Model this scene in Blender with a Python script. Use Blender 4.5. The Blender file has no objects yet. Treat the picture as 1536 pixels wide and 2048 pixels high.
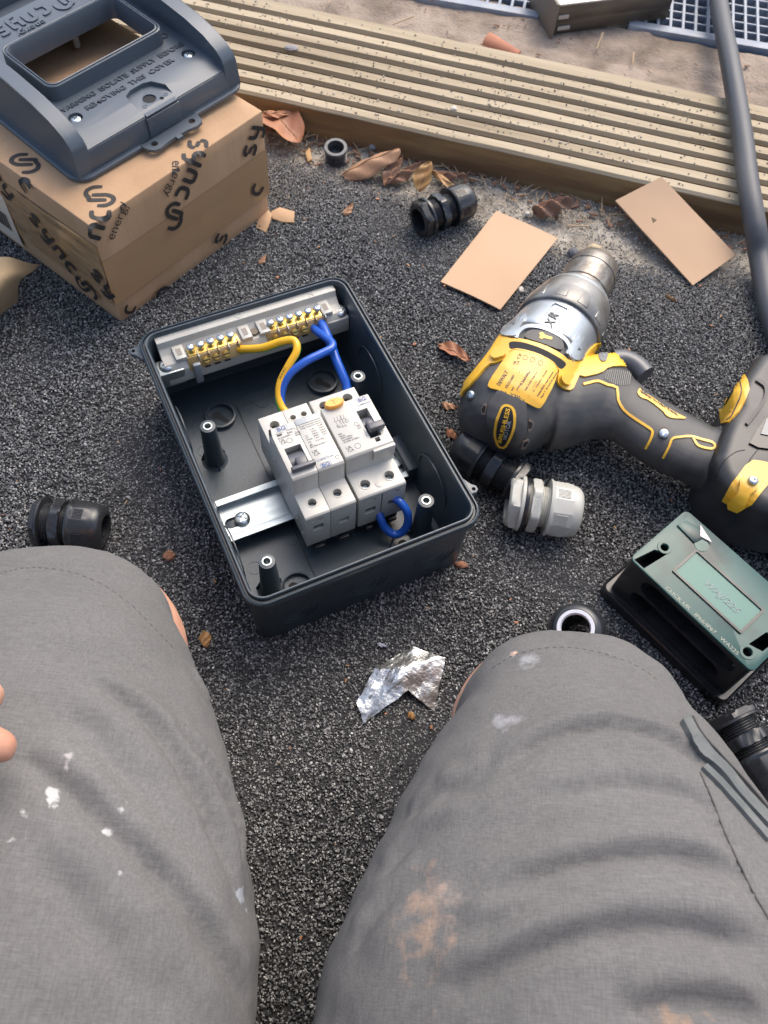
import bpy, bmesh, math, random
import numpy as np
from mathutils import Vector, Matrix, noise
from mathutils.bvhtree import BVHTree
R = math.radians
S = bpy.context.scene
COL = S.collection
random.seed(7); RNG = np.random.default_rng(7)

# ------------------------------------------------------------------ camera, sky, sun, exposure
F, PITCH, ROLL, CH = 1713.3, 1.0561, 0.104, 0.5482
cp, sp = math.cos(PITCH), math.sin(PITCH)
fw = Vector((0, cp, -sp)); r0 = Vector((1, 0, 0)); u0 = r0.cross(fw)
rt = math.cos(ROLL)*r0 + math.sin(ROLL)*u0
up = -math.sin(ROLL)*r0 + math.cos(ROLL)*u0
cam = bpy.data.cameras.new('camera'); cam_o = bpy.data.objects.new('camera', cam); COL.objects.link(cam_o)
cam_o.matrix_world = Matrix(((rt.x, up.x, -fw.x, 0), (rt.y, up.y, -fw.y, 0), (rt.z, up.z, -fw.z, CH), (0, 0, 0, 1)))
cam.sensor_fit = 'VERTICAL'; cam.sensor_height = 36; cam.lens = F/2048*36
cam.clip_start = 0.01; cam.clip_end = 200
cam.dof.use_dof = True; cam.dof.focus_distance = 0.50; cam.dof.aperture_fstop = 20
S.camera = cam_o
W_ = bpy.data.worlds.new('World'); S.world = W_; W_.use_nodes = True
nt = W_.node_tree; nt.nodes.clear()
sky = nt.nodes.new('ShaderNodeTexSky'); sky.sky_type = 'NISHITA'; sky.sun_disc = False
SUN_DIR = Vector((0.22, 0.55, 0.82)).normalized()
sky.sun_elevation = math.asin(SUN_DIR.z); sky.sun_rotation = math.atan2(SUN_DIR.x, SUN_DIR.y)
sky.air_density = 1.0; sky.dust_density = 4.0; sky.ozone_density = 0.6
bg = nt.nodes.new('ShaderNodeBackground'); bg.inputs[1].default_value = 0.15
ow = nt.nodes.new('ShaderNodeOutputWorld')
nt.links.new(sky.outputs[0], bg.inputs[0]); nt.links.new(bg.outputs[0], ow.inputs[0])
sl = bpy.data.lights.new('sun', 'SUN'); sl.energy = 0.9; sl.angle = R(50); sl.color = (1.0, 0.965, 0.905)
so = bpy.data.objects.new('sun', sl); COL.objects.link(so)
so.rotation_euler = (-SUN_DIR).to_track_quat('-Z', 'Y').to_euler(); so.location = (0.5, 1.5, 3)
S.view_settings.view_transform = 'Standard'; S.view_settings.look = 'None'
S.view_settings.exposure = 1.05; S.view_settings.gamma = 1.0

# ------------------------------------------------------------------ pixel -> place helpers (photograph px, real height)
CAMP = Vector((0, 0, CH))
def ray(px, py): return (fw + rt*((px-768)/F) - up*((py-1024)/F)).normalized()
def W(px, py, z):
    d = ray(px, py); return CAMP + d*((z-CH)/d.z)

# ------------------------------------------------------------------ materials
MATS = {}
def mat(name, col, rough=0.5, metal=0.0, col2=None, nscale=40, bump=0.0, bscale=400, coat=0.0, spec=0.5, detail=3, nlo=0.35, nhi=0.65, subs=0.0, aniso=None, rough2=None, dist=0.001):
    if name in MATS: return MATS[name]
    m = bpy.data.materials.new(name); m.use_nodes = True; t = m.node_tree; N = t.nodes; L = t.links
    b = N['Principled BSDF']
    b.inputs['Base Color'].default_value = (*col, 1); b.inputs['Roughness'].default_value = rough
    b.inputs['Metallic'].default_value = metal; b.inputs['Specular IOR Level'].default_value = spec
    b.inputs['Coat Weight'].default_value = coat
    if subs: b.inputs['Subsurface Weight'].default_value = subs; b.inputs['Subsurface Scale'].default_value = 0.004
    tc = N.new('ShaderNodeTexCoord'); src = tc.outputs['Object']
    if aniso:
        mp = N.new('ShaderNodeMapping'); mp.inputs['Scale'].default_value = aniso; L.new(src, mp.inputs[0]); src = mp.outputs[0]
    if col2 is not None:
        n = N.new('ShaderNodeTexNoise'); n.inputs['Scale'].default_value = nscale; n.inputs['Detail'].default_value = detail; L.new(src, n.inputs[0])
        mr = N.new('ShaderNodeMapRange'); mr.inputs[1].default_value = nlo; mr.inputs[2].default_value = nhi; L.new(n.outputs[0], mr.inputs[0])
        mx = N.new('ShaderNodeMix'); mx.data_type = 'RGBA'; mx.inputs[6].default_value = (*col, 1); mx.inputs[7].default_value = (*col2, 1)
        L.new(mr.outputs[0], mx.inputs[0]); L.new(mx.outputs[2], b.inputs['Base Color'])
        if rough2 is not None:
            m2 = N.new('ShaderNodeMapRange'); m2.inputs[3].default_value = rough; m2.inputs[4].default_value = rough2
            L.new(mr.outputs[0], m2.inputs[0]); L.new(m2.outputs[0], b.inputs['Roughness'])
    if bump:
        n2 = N.new('ShaderNodeTexNoise'); n2.inputs['Scale'].default_value = bscale; n2.inputs['Detail'].default_value = 2; L.new(src, n2.inputs[0])
        bp = N.new('ShaderNodeBump'); bp.inputs['Strength'].default_value = bump; bp.inputs['Distance'].default_value = dist
        L.new(n2.outputs[0], bp.inputs['Height']); L.new(bp.outputs[0], b.inputs['Normal'])
    MATS[name] = m; return m

# ------------------------------------------------------------------ object helpers
def setp(o, label=None, cat=None, group=None, kind=None):
    if label: o['label'] = label
    if cat: o['category'] = cat
    if group: o['group'] = group
    if kind: o['kind'] = kind
    return o
def empty(name, M=None, label=None, cat=None, group=None):
    o = bpy.data.objects.new(name, None); COL.objects.link(o); o.empty_display_size = 0.02
    if M is not None: o.matrix_world = M
    return setp(o, label, cat, group)
def frame(x, y, z=0, a=0): return Matrix.Translation((x, y, z)) @ Matrix.Rotation(a, 4, 'Z')
def shade(me, ang=35):
    me.polygons.foreach_set('use_smooth', [True]*len(me.polygons))
    try: me.set_sharp_from_angle(angle=R(ang))
    except Exception: pass
def link(name, me, m, parent=None, ang=35):
    if m is not None and not me.materials: me.materials.append(m)
    shade(me, ang)
    o = bpy.data.objects.new(name, me); COL.objects.link(o)
    if parent is not None: o.parent = parent
    return o
class G:
    """collects verts/faces"""
    def __init__(s): s.v = []; s.f = []
    def add(s, v, f, M=None):
        k = len(s.v)
        s.v += [tuple(M @ Vector(p)) if M is not None else tuple(p) for p in v]; s.f += [tuple(i+k for i in q) for q in f]; return s
    def box(s, x0, x1, y0, y1, z0, z1, M=None):
        v = [(x0,y0,z0),(x1,y0,z0),(x1,y1,z0),(x0,y1,z0),(x0,y0,z1),(x1,y0,z1),(x1,y1,z1),(x0,y1,z1)]
        return s.add(v, [(0,3,2,1),(4,5,6,7),(0,1,5,4),(1,2,6,5),(2,3,7,6),(3,0,4,7)], M)
    def prism(s, poly, z0, z1, M=None):
        n = len(poly); v = [(p[0], p[1], z0) for p in poly]+[(p[0], p[1], z1) for p in poly]
        f = [tuple(reversed(range(n))), tuple(range(n, 2*n))]+[(i, (i+1) % n, n+(i+1) % n, n+i) for i in range(n)]
        return s.add(v, f, M)
    def rings(s, rings, M=None, cap0=True, cap1=True, close=False):
        n = len(rings[0]); v = [p for r in rings for p in r]; f = []
        k = len(rings)
        for a in range(k if close else k-1):
            b = (a+1) % k
            for i in range(n):
                j = (i+1) % n; f.append((a*n+i, a*n+j, b*n+j, b*n+i))
        if not close:
            if cap0: f.append(tuple(reversed(range(n))))
            if cap1: f.append(tuple((k-1)*n+i for i in range(n)))
        return s.add(v, f, M)
    def lathe(s, prof, n=32, M=None, cap0=True, cap1=True, axis='z'):
        rs = []
        for r, h in prof:
            ring = []
            for i in range(n):
                a = 2*math.pi*i/n; c, q = r*math.cos(a), r*math.sin(a)
                ring.append((c, q, h) if axis == 'z' else (h, c, q))
            rs.append(ring)
        return s.rings(rs, M, cap0, cap1)
    def tube(s, pts, r, n=10, M=None, caps=True):
        pts = [Vector(p) for p in pts]; rs = []; nrm = None
        for i, p in enumerate(pts):
            t = (pts[min(i+1, len(pts)-1)]-pts[max(i-1, 0)]).normalized()
            if nrm is None:
                nrm = t.orthogonal().normalized()
            nrm = (nrm - t*nrm.dot(t)).normalized(); bn = t.cross(nrm)
            rr = r[i] if isinstance(r, (list, tuple)) else r
            rs.append([tuple(p+nrm*(rr*math.cos(2*math.pi*k/n))+bn*(rr*math.sin(2*math.pi*k/n))) for k in range(n)])
        return s.rings(rs, M, caps, caps)
    def mesh(s, name='m', bev=0, seg=2, bang=30, recalc=True):
        me = bpy.data.meshes.new(name); me.from_pydata(s.v, [], s.f); me.update()
        if bev or recalc:
            bm = bmesh.new(); bm.from_mesh(me)
            if recalc: bmesh.ops.recalc_face_normals(bm, faces=bm.faces)
            if bev:
                es = [e for e in bm.edges if len(e.link_faces) == 2 and e.calc_face_angle(0) > R(bang)]
                bmesh.ops.bevel(bm, geom=es, offset=bev, segments=seg, affect='EDGES', profile=0.5, clamp_overlap=True)
            bm.to_mesh(me); bm.free()
        return me
def obj(name, g, m, parent=None, bev=0, seg=2, ang=35, bang=30, **kw):
    return setp(link(name, g.mesh(name, bev, seg, bang), m, parent, ang), **kw)
def cr(pts, n=8):
    """catmull-rom through points"""
    P = [Vector(p) for p in pts]; P = [P[0]*2-P[1]]+P+[P[-1]*2-P[-2]]; out = []
    for i in range(1, len(P)-2):
        a, b, c, d = P[i-1:i+3]
        for k in range(n):
            t = k/n; out.append(0.5*((2*b)+(c-a)*t+(2*a-5*b+4*c-d)*t*t+(3*b-a-3*c+d)*t**3))
    out.append(P[-2]); return out
def rrect(w, l, r, n=6, cx=0, cy=0):
    r = max(min(r, w/2-1e-5, l/2-1e-5), 1e-5); out = []
    for (sx, sy, a0) in ((1, 1, 0), (-1, 1, 90), (-1, -1, 180), (1, -1, 270)):
        for k in range(n+1):
            a = R(a0+90*k/n); out.append((cx+sx*(w/2-r)+r*math.cos(a), cy+sy*(l/2-r)+r*math.sin(a)))
    return out
def rloop(w, l, r, z, n=6, cx=0, cy=0): return [(x, y, z) for x, y in rrect(w, l, r, n, cx, cy)]
def boolcut(o, g, op='DIFFERENCE'):
    me = g.mesh('cut'); c = bpy.data.objects.new('cut', me); COL.objects.link(c)
    mw = o.parent.matrix_world.copy() if o.parent else Matrix()
    c.matrix_world = mw
    bpy.context.view_layer.update()
    md = o.modifiers.new('b', 'BOOLEAN'); md.operation = op; md.object = c; md.solver = 'EXACT'
    bpy.context.view_layer.update()
    dg = bpy.context.evaluated_depsgraph_get()
    nm = bpy.data.meshes.new_from_object(o.evaluated_get(dg)); old = o.data; o.modifiers.clear(); o.data = nm
    bpy.data.objects.remove(c); shade(nm, 35); return o
TC = {}
def tmesh(s, bold=0.0, shear=0.0, space=1.0):
    k = (s, bold, shear, space)
    if k in TC: return TC[k]
    c = bpy.data.curves.new('t', 'FONT'); c.body = s; c.size = 1; c.offset = bold; c.shear = shear; c.align_x = 'LEFT'; c.resolution_u = 3; c.space_character = space
    o = bpy.data.objects.new('t', c); COL.objects.link(o); dg = bpy.context.evaluated_depsgraph_get()
    me = bpy.data.meshes.new_from_object(o.evaluated_get(dg)); v = [(p.co.x, p.co.y) for p in me.vertices]; f = [tuple(p.vertices) for p in me.polygons]
    bpy.data.objects.remove(o); bpy.data.meshes.remove(me)
    x1 = max((p[0] for p in v), default=1); x0 = min((p[0] for p in v), default=0)
    TC[k] = (v, f, x0, x1); return TC[k]
def text(g, s, O, U, V, width=None, size=None, bold=0.0, lift=0.0001, shear=0.0, stretch=1.0, space=1.0):
    """flat lettering: origin O, direction U, up V (3-D vectors); fits width or size"""
    v, f, x0, x1 = tmesh(s, bold, shear, space); O = Vector(O); U = Vector(U).normalized(); V = Vector(V).normalized(); n = U.cross(V)
    if width: sx = width/(x1-x0); sy = (size if size else sx)
    else: sx = size*stretch; sy = size
    g.add([O+U*((p[0]-x0)*sx)+V*(p[1]*sy)+n*lift for p in v], f); return g
def ribbon(g, pts, w, M=None, closed=False, nrm=(0, 0, 1), n_end=4):
    """flat stroke of width w along pts (in plane with normal nrm), with round ends"""
    P = [Vector(p) for p in pts]; nn = Vector(nrm); k = len(P); L_, R_ = [], []
    for i in range(k):
        a = P[(i-1) % k] if (closed or i > 0) else P[i]; b = P[(i+1) % k] if (closed or i < k-1) else P[i]
        t = (b-a).normalized(); s = nn.cross(t).normalized()*(w/2)
        L_.append(P[i]+s); R_.append(P[i]-s)
    f = [(i, i+1, k+i+1, k+i) for i in range(k-1)]
    if closed: f.append((k-1, 0, k, 2*k-1))
    g.add(L_+R_, [tuple(reversed(q)) for q in f], M); return g

# =================================================================== SETTING
DA = R(-10.3); DX = Vector((math.cos(DA), math.sin(DA), 0)); DY = Vector((-math.sin(DA), math.cos(DA), 0))
DO = Vector((-0.169, 0.732, 0))          # point on the deck board's front edge
def deckM(z=0): return frame(DO.x, DO.y, z, DA)

m_ground = mat('ground_dark', (0.05, 0.05, 0.052), 0.9, col2=(0.10, 0.10, 0.10), nscale=900, bump=0.8, bscale=700)
m_bed = mat('tarmac_bed', (0.012, 0.012, 0.013), 0.95, col2=(0.035, 0.035, 0.037), nscale=700, bump=1.0, bscale=600)
m_conc = mat('concrete_sandy', (0.40, 0.36, 0.30), 0.95, col2=(0.25, 0.215, 0.17), nscale=55, bump=0.9, bscale=500, detail=8, dist=0.002)
m_pave = mat('paving_stained', (0.31, 0.245, 0.19), 0.95, col2=(0.12, 0.09, 0.065), nscale=20, bump=0.8, bscale=300, detail=9, dist=0.002, nlo=0.42, nhi=0.70)

g = G(); g.box(-20, 20, -20, 20, -0.06, -0.012)
o = obj('ground', g, m_ground, kind='structure')
# concrete strip between tarmac and the board
def grid_sheet(x0, x1, y0, y1, step, zf, M=None):
    nx = int((x1-x0)/step)+1; ny = int((y1-y0)/step)+1; v = []; f = []
    for j in range(ny+1):
        for i in range(nx+1):
            x = x0+(x1-x0)*i/nx; y = y0+(y1-y0)*j/ny; v.append((x, y, zf(x, y)))
    for j in range(ny):
        for i in range(nx):
            a = j*(nx+1)+i; f.append((a, a+1, a+nx+2, a+nx+1))
    return v, f
def fn(x, y, s, seed=0): return noise.noise(Vector((x*s, y*s, seed)))
v, f = grid_sheet(-1.0, 1.1, -0.16, 0.02, 0.005, lambda x, y: -0.003+0.0022*fn(x, y, 30)+0.0012*fn(x, y, 110, 3))
g = G().add(v, f, deckM()); link('concrete_path', g.mesh('concrete_path', recalc=False), m_conc)['kind'] = 'structure'
v, f = grid_sheet(-1.0, 1.1, 0.145, 0.262, 0.006, lambda x, y: 0.012+0.003*fn(x, y, 20)+0.002*fn(x, y, 90, 3)-0.004*max(0, 1-abs(y-0.205)/0.012)*(1 if fn(x, y, 4, 9) > -0.1 else 0))
g = G().add(v, f, deckM()); link('paving', g.mesh('paving', recalc=False), m_pave)['kind'] = 'structure'
v, f = grid_sheet(-1.0, 1.1, 0.255, 1.2, 0.05, lambda x, y: -0.005)
g = G().add(v, f, deckM()); link('drain_bed', g.mesh('drain_bed', recalc=False), m_bed)['kind'] = 'structure'

# tarmac: slab with ragged edge, then real stone grains scattered on it
EDGE = [(-0.70, 0.80), (-0.30, 0.714), (-0.144, 0.684), (-0.104, 0.672), (-0.046, 0.656), (0.031, 0.636), (0.10, 0.611), (0.124, 0.598), (0.188, 0.592), (0.26, 0.585), (0.306, 0.582), (0.321, 0.575), (0.5, 0.55), (0.9, 0.47)]
def edge_y(x):
    for (a, b) in zip(EDGE, EDGE[1:]):
        if a[0] <= x <= b[0]: return a[1]+(b[1]-a[1])*(x-a[0])/(b[0]-a[0])
    return 0.6
def ey(x): return edge_y(x)+0.006*fn(x, 0, 40)+0.003*fn(x, 0, 140)
xs = np.linspace(-0.7, 0.9, 320); v = []; f = []
NJ = 60
for i, x in enumerate(xs):
    e = ey(x)
    for j in range(NJ+1):
        y = -0.9+(e+0.9)*j/NJ; z = 0.0+0.0015*fn(x, y, 9) if j < NJ else -0.004
        v.append((x, y, z))
for i in range(len(xs)-1):
    for j in range(NJ):
        a = i*(NJ+1)+j; f.append((a, a+NJ+1, a+NJ+2, a+1))
g = G().add(v, f); link('tarmac', g.mesh('tarmac', recalc=False), m_bed)['kind'] = 'structure'

def grain_mat(name, ramp, rough=0.45):
    m = bpy.data.materials.new(name); m.use_nodes = True; N = m.node_tree.nodes; L = m.node_tree.links; b = N['Principled BSDF']
    oi = N.new('ShaderNodeObjectInfo'); cr_ = N.new('ShaderNodeValToRGB'); e = cr_.color_ramp.elements
    cr_.color_ramp.interpolation = 'LINEAR'
    while len(e) < len(ramp): e.new(0.5)
    for k, (p, c) in enumerate(ramp): e[k].position = p; e[k].color = (*c, 1)
    L.new(oi.outputs['Random'], cr_.inputs[0]); L.new(cr_.outputs[0], b.inputs['Base Color'])
    b.inputs['Roughness'].default_value = rough
    return m
def scatter(name, pts, m, smin, smax, label_kind, sub=1, flat=0.6):
    me = bpy.data.meshes.new(name); me.from_pydata([tuple(p) for p in pts], [], []); me.update()
    o = bpy.data.objects.new(name, me); COL.objects.link(o); me.materials.append(m)
    ng = bpy.data.node_groups.new(name, 'GeometryNodeTree')
    ng.interface.new_socket('Geometry', in_out='INPUT', socket_type='NodeSocketGeometry'); ng.interface.new_socket('Geometry', in_out='OUTPUT', socket_type='NodeSocketGeometry')
    N = ng.nodes; L = ng.links; gi = N.new('NodeGroupInput'); go = N.new('NodeGroupOutput')
    ip = N.new('GeometryNodeInstanceOnPoints'); ic = N.new('GeometryNodeMeshIcoSphere'); ic.inputs['Radius'].default_value = 1.0; ic.inputs['Subdivisions'].default_value = sub
    rv = N.new('FunctionNodeRandomValue'); rv.data_type = 'FLOAT_VECTOR'; rv.inputs[0].default_value = (0, 0, 0); rv.inputs[1].default_value = (6.28, 6.28, 6.28)
    rs = N.new('FunctionNodeRandomValue'); rs.data_type = 'FLOAT_VECTOR'; rs.inputs[0].default_value = (smin, smin, smin*flat); rs.inputs[1].default_value = (smax, smax, smax*flat); rs.inputs['Seed'].default_value = 3
    sm = N.new('GeometryNodeSetMaterial'); sm.inputs['Material'].default_value = m
    L.new(gi.outputs[0], ip.inputs['Points']); L.new(ic.outputs[0], sm.inputs[0]); L.new(sm.outputs[0], ip.inputs['Instance'])
    L.new(rv.outputs[0], ip.inputs['Rotation']); L.new(rs.outputs[0], ip.inputs['Scale']); L.new(ip.outputs[0], go.inputs[0])
    md = o.modifiers.new('grains', 'NODES'); md.node_group = ng
    o['kind'] = 'stuff'
    if label_kind: o['label'] = label_kind
    return o
NG = 500000
px_ = RNG.uniform(-0.50, 0.50, NG); py_ = RNG.uniform(-0.16, 0.70, NG)
eyv = np.interp(px_, [e[0] for e in EDGE], [e[1] for e in EDGE])+RNG.normal(0, 0.003, NG)
keep = py_ < eyv; px_, py_ = px_[keep], py_[keep]
patch = np.sin(px_*37+np.sin(py_*23)*2)*np.sin(py_*31+1.3*np.sin(px_*29))
pz_ = 0.0002+0.0011*RNG.random(len(px_))+0.0005*patch
m_grain = grain_mat('stone_grain', [(0.0, (0.032, 0.032, 0.032)), (0.25, (0.070, 0.070, 0.069)), (0.60, (0.145, 0.145, 0.143)), (0.90, (0.26, 0.258, 0.25)), (1.0, (0.46, 0.45, 0.43))], 0.55)
scatter('tarmac_grains', np.stack([px_, py_, pz_], 1), m_grain, 0.00048, 0.00122, 'dark grey stone grains of the tarmac surface')
NB = 2600; bx2 = RNG.uniform(-0.48, 0.48, NB); by2 = RNG.uniform(-0.14, 0.68, NB); kk2 = by2 < np.interp(bx2, [e[0] for e in EDGE], [e[1] for e in EDGE])
kk2 &= (np.sin(bx2*21+2*np.sin(by2*13))*np.sin(by2*19+np.sin(bx2*17)) > -.35)
scatter('larger_grains', np.stack([bx2[kk2], by2[kk2], np.full(kk2.sum(), .0014)], 1), m_grain, 0.0010, 0.0021, 'larger stones pressed into the tarmac surface')
ND = 30000; dx2 = RNG.uniform(-0.5, 0.5, ND); dd2 = np.abs(RNG.normal(0, .045, ND)); dy2 = np.interp(dx2, [e[0] for e in EDGE], [e[1] for e in EDGE])-dd2
m_dust = grain_mat('pale_dust', [(0, (0.20, 0.19, 0.17)), (1, (0.40, 0.37, 0.32))], 0.95)
scatter('dusty_fines', np.stack([dx2, dy2, .0008+.0012*RNG.random(ND)], 1), m_dust, 0.0003, 0.0007, 'pale dusty fines washed onto the edge of the tarmac')
# sandy grit: concrete strip and specks on the board
NG = 26000
a_ = RNG.uniform(-0.75, 0.75, NG); b_ = -RNG.uniform(0.0, 0.14, NG)
P = np.array([DO.x, DO.y])+np.outer(a_, [DX.x, DX.y])+np.outer(b_, [DY.x, DY.y])
k = P[:, 1] > np.interp(P[:, 0], [e[0] for e in EDGE], [e[1] for e in EDGE])-0.004; P = P[k]
m_grit = grain_mat('sandy_grit', [(0, (0.16, 0.14, 0.11)), (0.4, (0.34, 0.30, 0.245)), (0.8, (0.45, 0.41, 0.35)), (1, (0.66, 0.63, 0.57))], 0.9)
scatter('grit', np.stack([P[:, 0], P[:, 1], np.full(len(P), -0.0012)], 1), m_grit, 0.0004, 0.0013, 'sandy grit lying on the concrete strip')

# =================================================================== DECKING BOARD
m_wood = mat('deck_timber', (0.41, 0.335, 0.225), 0.85, col2=(0.24, 0.185, 0.115), nscale=13, nlo=.40, nhi=.72, bump=0.5, bscale=120, detail=8, aniso=(0.25, 3.5, 3.5), dist=0.001)
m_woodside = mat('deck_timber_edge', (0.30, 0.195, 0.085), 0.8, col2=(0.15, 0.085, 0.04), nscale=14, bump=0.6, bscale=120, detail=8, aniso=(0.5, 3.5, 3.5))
deck = empty('decking_board', deckM(), 'grooved pale timber decking board lying along the edge of the paving', 'decking board')
prof = [(0.0, -0.004), (0.0, 0.0275), (0.0022, 0.0300)]
NR = 8; pitch = 0.150/NR
for i in range(NR):
    y0 = i*pitch
    y1 = y0+pitch*0.60
    if i == 0: prof += [(y1, 0.0302)]
    else: prof += [(y0+0.0014, 0.0302), (y1, 0.0302)]
    if i < NR-1: prof += [(y1+0.0008, 0.0250), (y1+0.0018, 0.0232), (y0+pitch-0.0012, 0.0232), (y0+pitch-0.0002, 0.0262)]
prof += [(0.148, 0.0302), (0.150, 0.028), (0.150, -0.004)]
xs = np.linspace(-0.62, 0.95, 150)
rings_ = []
for x in xs:
    rings_.append([(x, y+0.0008*fn(x, y, 8), z+(0.0005*fn(x, y*3, 22) if z > 0 else 0)) for y, z in prof])
g = G(); g.rings(rings_)
ro = obj('ribbed_top', g, m_wood, deck, ang=25)
m_groove = mat('groove_dirt_shade', (0.19, 0.125, 0.07), 0.95, col2=(0.085, 0.055, 0.032), nscale=60, bump=.6, bscale=400, detail=6)  # packed dirt colour, darkened so that groove shade is painted in too
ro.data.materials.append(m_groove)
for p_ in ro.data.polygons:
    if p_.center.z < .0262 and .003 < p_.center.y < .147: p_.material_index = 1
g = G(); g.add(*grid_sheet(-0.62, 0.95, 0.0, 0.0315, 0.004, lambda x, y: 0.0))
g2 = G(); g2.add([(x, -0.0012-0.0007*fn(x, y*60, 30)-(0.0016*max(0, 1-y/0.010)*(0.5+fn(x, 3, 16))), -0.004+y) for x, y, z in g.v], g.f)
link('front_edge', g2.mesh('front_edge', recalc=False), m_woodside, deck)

# grit on the board
NG = 9000; a_ = RNG.uniform(-0.5, 0.75, NG); ii = RNG.integers(0, NR-1, NG); ing = RNG.random(NG) < 0.6
b_ = np.where(ing, ii*pitch+pitch*RNG.uniform(0.66, 0.97, NG), RNG.uniform(0.003, 0.147, NG))
z_ = np.where(ing, 0.0238, 0.0307); thin = RNG.random(NG) < 0.35+0.5*(np.sin(a_*17)*np.sin(a_*7+b_*40) > 0)
P = np.array([DO.x, DO.y])+np.outer(a_, [DX.x, DX.y])+np.outer(b_, [DY.x, DY.y]); 
fr = (np.abs(((b_/pitch) % 1)) < 0.58) | ing; kk = thin & fr
scatter('deck_grit', np.stack([P[kk, 0], P[kk, 1], z_[kk]], 1), m_grit, 0.0004, 0.0014, 'pale grit caught in the grooves of the board')

# =================================================================== DRAIN GRATE (top) : bars are parts
m_grate = mat('grate_plastic', (0.17, 0.20, 0.25), 0.45, col2=(0.26, 0.28, 0.31), nscale=40, bump=0.1, bscale=500)
GA = R(-6.5)
def make_grate(name, x, y, nx, ny, label):
    t = empty(name, frame(x, y, 0.0125, GA), label, 'drain grate', 'drain grates behind the decking board')
    px, py = 0.0135, 0.0165
    Wd, Ld = nx*px, ny*py
    g = G(); g.box(-0.004, Wd+0.004, -0.012, 0, -0.010, 0.004)
    obj('edge_rail', g, m_grate, t, bev=0.0008)
    me1 = G().box(-0.0016, 0.0016, 0.0004, Ld, -0.010, 0.0032).mesh('bar', 0.0004, 1); me1.materials.append(m_grate)
    me2 = G().box(-0.004, Wd+0.004, -0.0013, 0.0013, -0.008, 0.0024).mesh('cross_bar', 0.0004, 1); me2.materials.append(m_grate)
    for i in range(nx+1):
        b = bpy.data.objects.new('bar', me1); COL.objects.link(b); b.parent = t; b.location = (i*px, 0, 0)
    for j in range(1, ny+1):
        b = bpy.data.objects.new('cross_bar', me2); COL.objects.link(b); b.parent = t; b.location = (0, j*py, 0)
    return t
p = W(1265, 52, 0.012)
make_grate('drain_grate', p.x, p.y+0.004, 26, 9, 'blue-grey plastic drain grate with square holes under the black cable')
p = W(838, -8, 0.012)
make_grate('drain_grate', p.x-0.06, p.y+0.010, 14, 6, 'blue-grey drain grate to the left of the metal channel')

# metal channel offcut at the top
m_alu = mat('channel_face', (0.46, 0.43, 0.39), 0.4, metal=0.3, col2=(0.40, 0.37, 0.33), nscale=20)
m_alud = mat('channel_brown', (0.07, 0.055, 0.042), 0.4, metal=0.4, col2=(0.16, 0.135, 0.10), nscale=30, aniso=(0.4, 3, 3))
A = W(1118, 10, 0.045); B = W(1348, -18, 0.045); d = B-A; ang = math.atan2(d.y, d.x)
ch = empty('metal_channel', frame(A.x, A.y, 0.012, ang), 'cream and brown metal channel offcut lying on the drain grate', 'metal channel')
Lc = d.length*1.02
g = G(); g.box(0, Lc, 0.0, 0.06, 0.031, 0.033); obj('top_plate', g, m_alu, ch, bev=0.0005)
g = G(); g.box(0, Lc, 0.0006, 0.0022, 0.002, 0.0308); g.box(0, Lc, 0.0022, 0.012, 0.002, 0.0035); obj('side_web', g, m_alud, ch, bev=0.0003)
g = G(); g.box(-0.004, -0.0005, -0.004, 0.06, -0.003, 0.036); obj('end_cap', g, mat('cap_dark', (0.16, 0.13, 0.10), 0.5), ch, bev=0.0008)
g = G(); g.box(0.002, 0.014, -0.0015, 0.0004, 0.018, 0.022); g.box(0.004, 0.018, -0.0015, 0.0004, 0.006, 0.010); obj('bracket_clip', g, m_alu, ch, bev=0.0003)

# =================================================================== BLACK CABLE (right)
m_cable = mat('cable_black', (0.042, 0.046, 0.054), 0.42, col2=(0.085, 0.085, 0.09), nscale=18, bump=0.15, bscale=200, aniso=(2, 0.3, 1), rough2=0.6)
pts = [W(1425, -120, 0.030)*1, W(1437, 0, 0.034), W(1461, 130, 0.043), W(1483, 260, 0.043), W(1497, 370, 0.043), W(1510, 450, 0.034), W(1521, 520, 0.017), W(1545, 640, 0.0125), W(1600, 760, 0.0125), W(1720, 900, 0.0125)]
g = G().tube(cr(pts, 12), 0.0094, 20)
setp(link('power_cable', g.mesh('c'), m_cable), 'thick black power cable crossing the decking board at the right', 'cable')

def thicken(g, h, n):
    """gives flat lettering a real thickness h below it"""
    n = Vector(n).normalized(); k = len(g.v); ec = {}
    for q in g.f:
        for a, b in zip(q, q[1:]+q[:1]):
            ec[(a, b)] = 1
    side = [(a, b) for (a, b) in ec if (b, a) not in ec]
    base = [tuple(Vector(p)-n*h) for p in g.v]; nf = [(b, a, k+a, k+b) for a, b in side]
    g.v += base; g.f += nf; return g
def hitplane(px, py, P0, n):
    d = ray(px, py); P0 = Vector(P0); n = Vector(n); return CAMP+d*((P0-CAMP).dot(n)/d.dot(n))
GLY = {
 'n': ([[(0.05, 0), (0.05, .75), (.18, .93), (.5, .95), (.66, .78), (.66, 0)]], .78),
 'c': ([[(.66, .95), (.25, .93), (.06, .72), (.06, .25), (.22, .03), (.66, .02)]], .78),
 'y': ([[(0.05, 1), (0.05, .45), (.2, .28), (.62, .28)], [(.66, 1), (.66, -.1), (.5, -.28), (.1, -.3)]], .80),
 's': ([[(.66, .96), (.2, .96), (.06, .8), (.12, .62)], [(.14, .55), (.6, .42)], [(.62, .33), (.66, .16), (.5, .02), (.05, .02)]], .80),
 'S': ([[(0, .62), (0, .26), (.2, .04), (.42, .04), (.58, .26), (.58, .86)], [(1.02, .5), (1.02, .86), (.82, 1.08), (.6, 1.08), (.44, .95), (.30, .95), (.30, .30)]], 1.15)}
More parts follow.
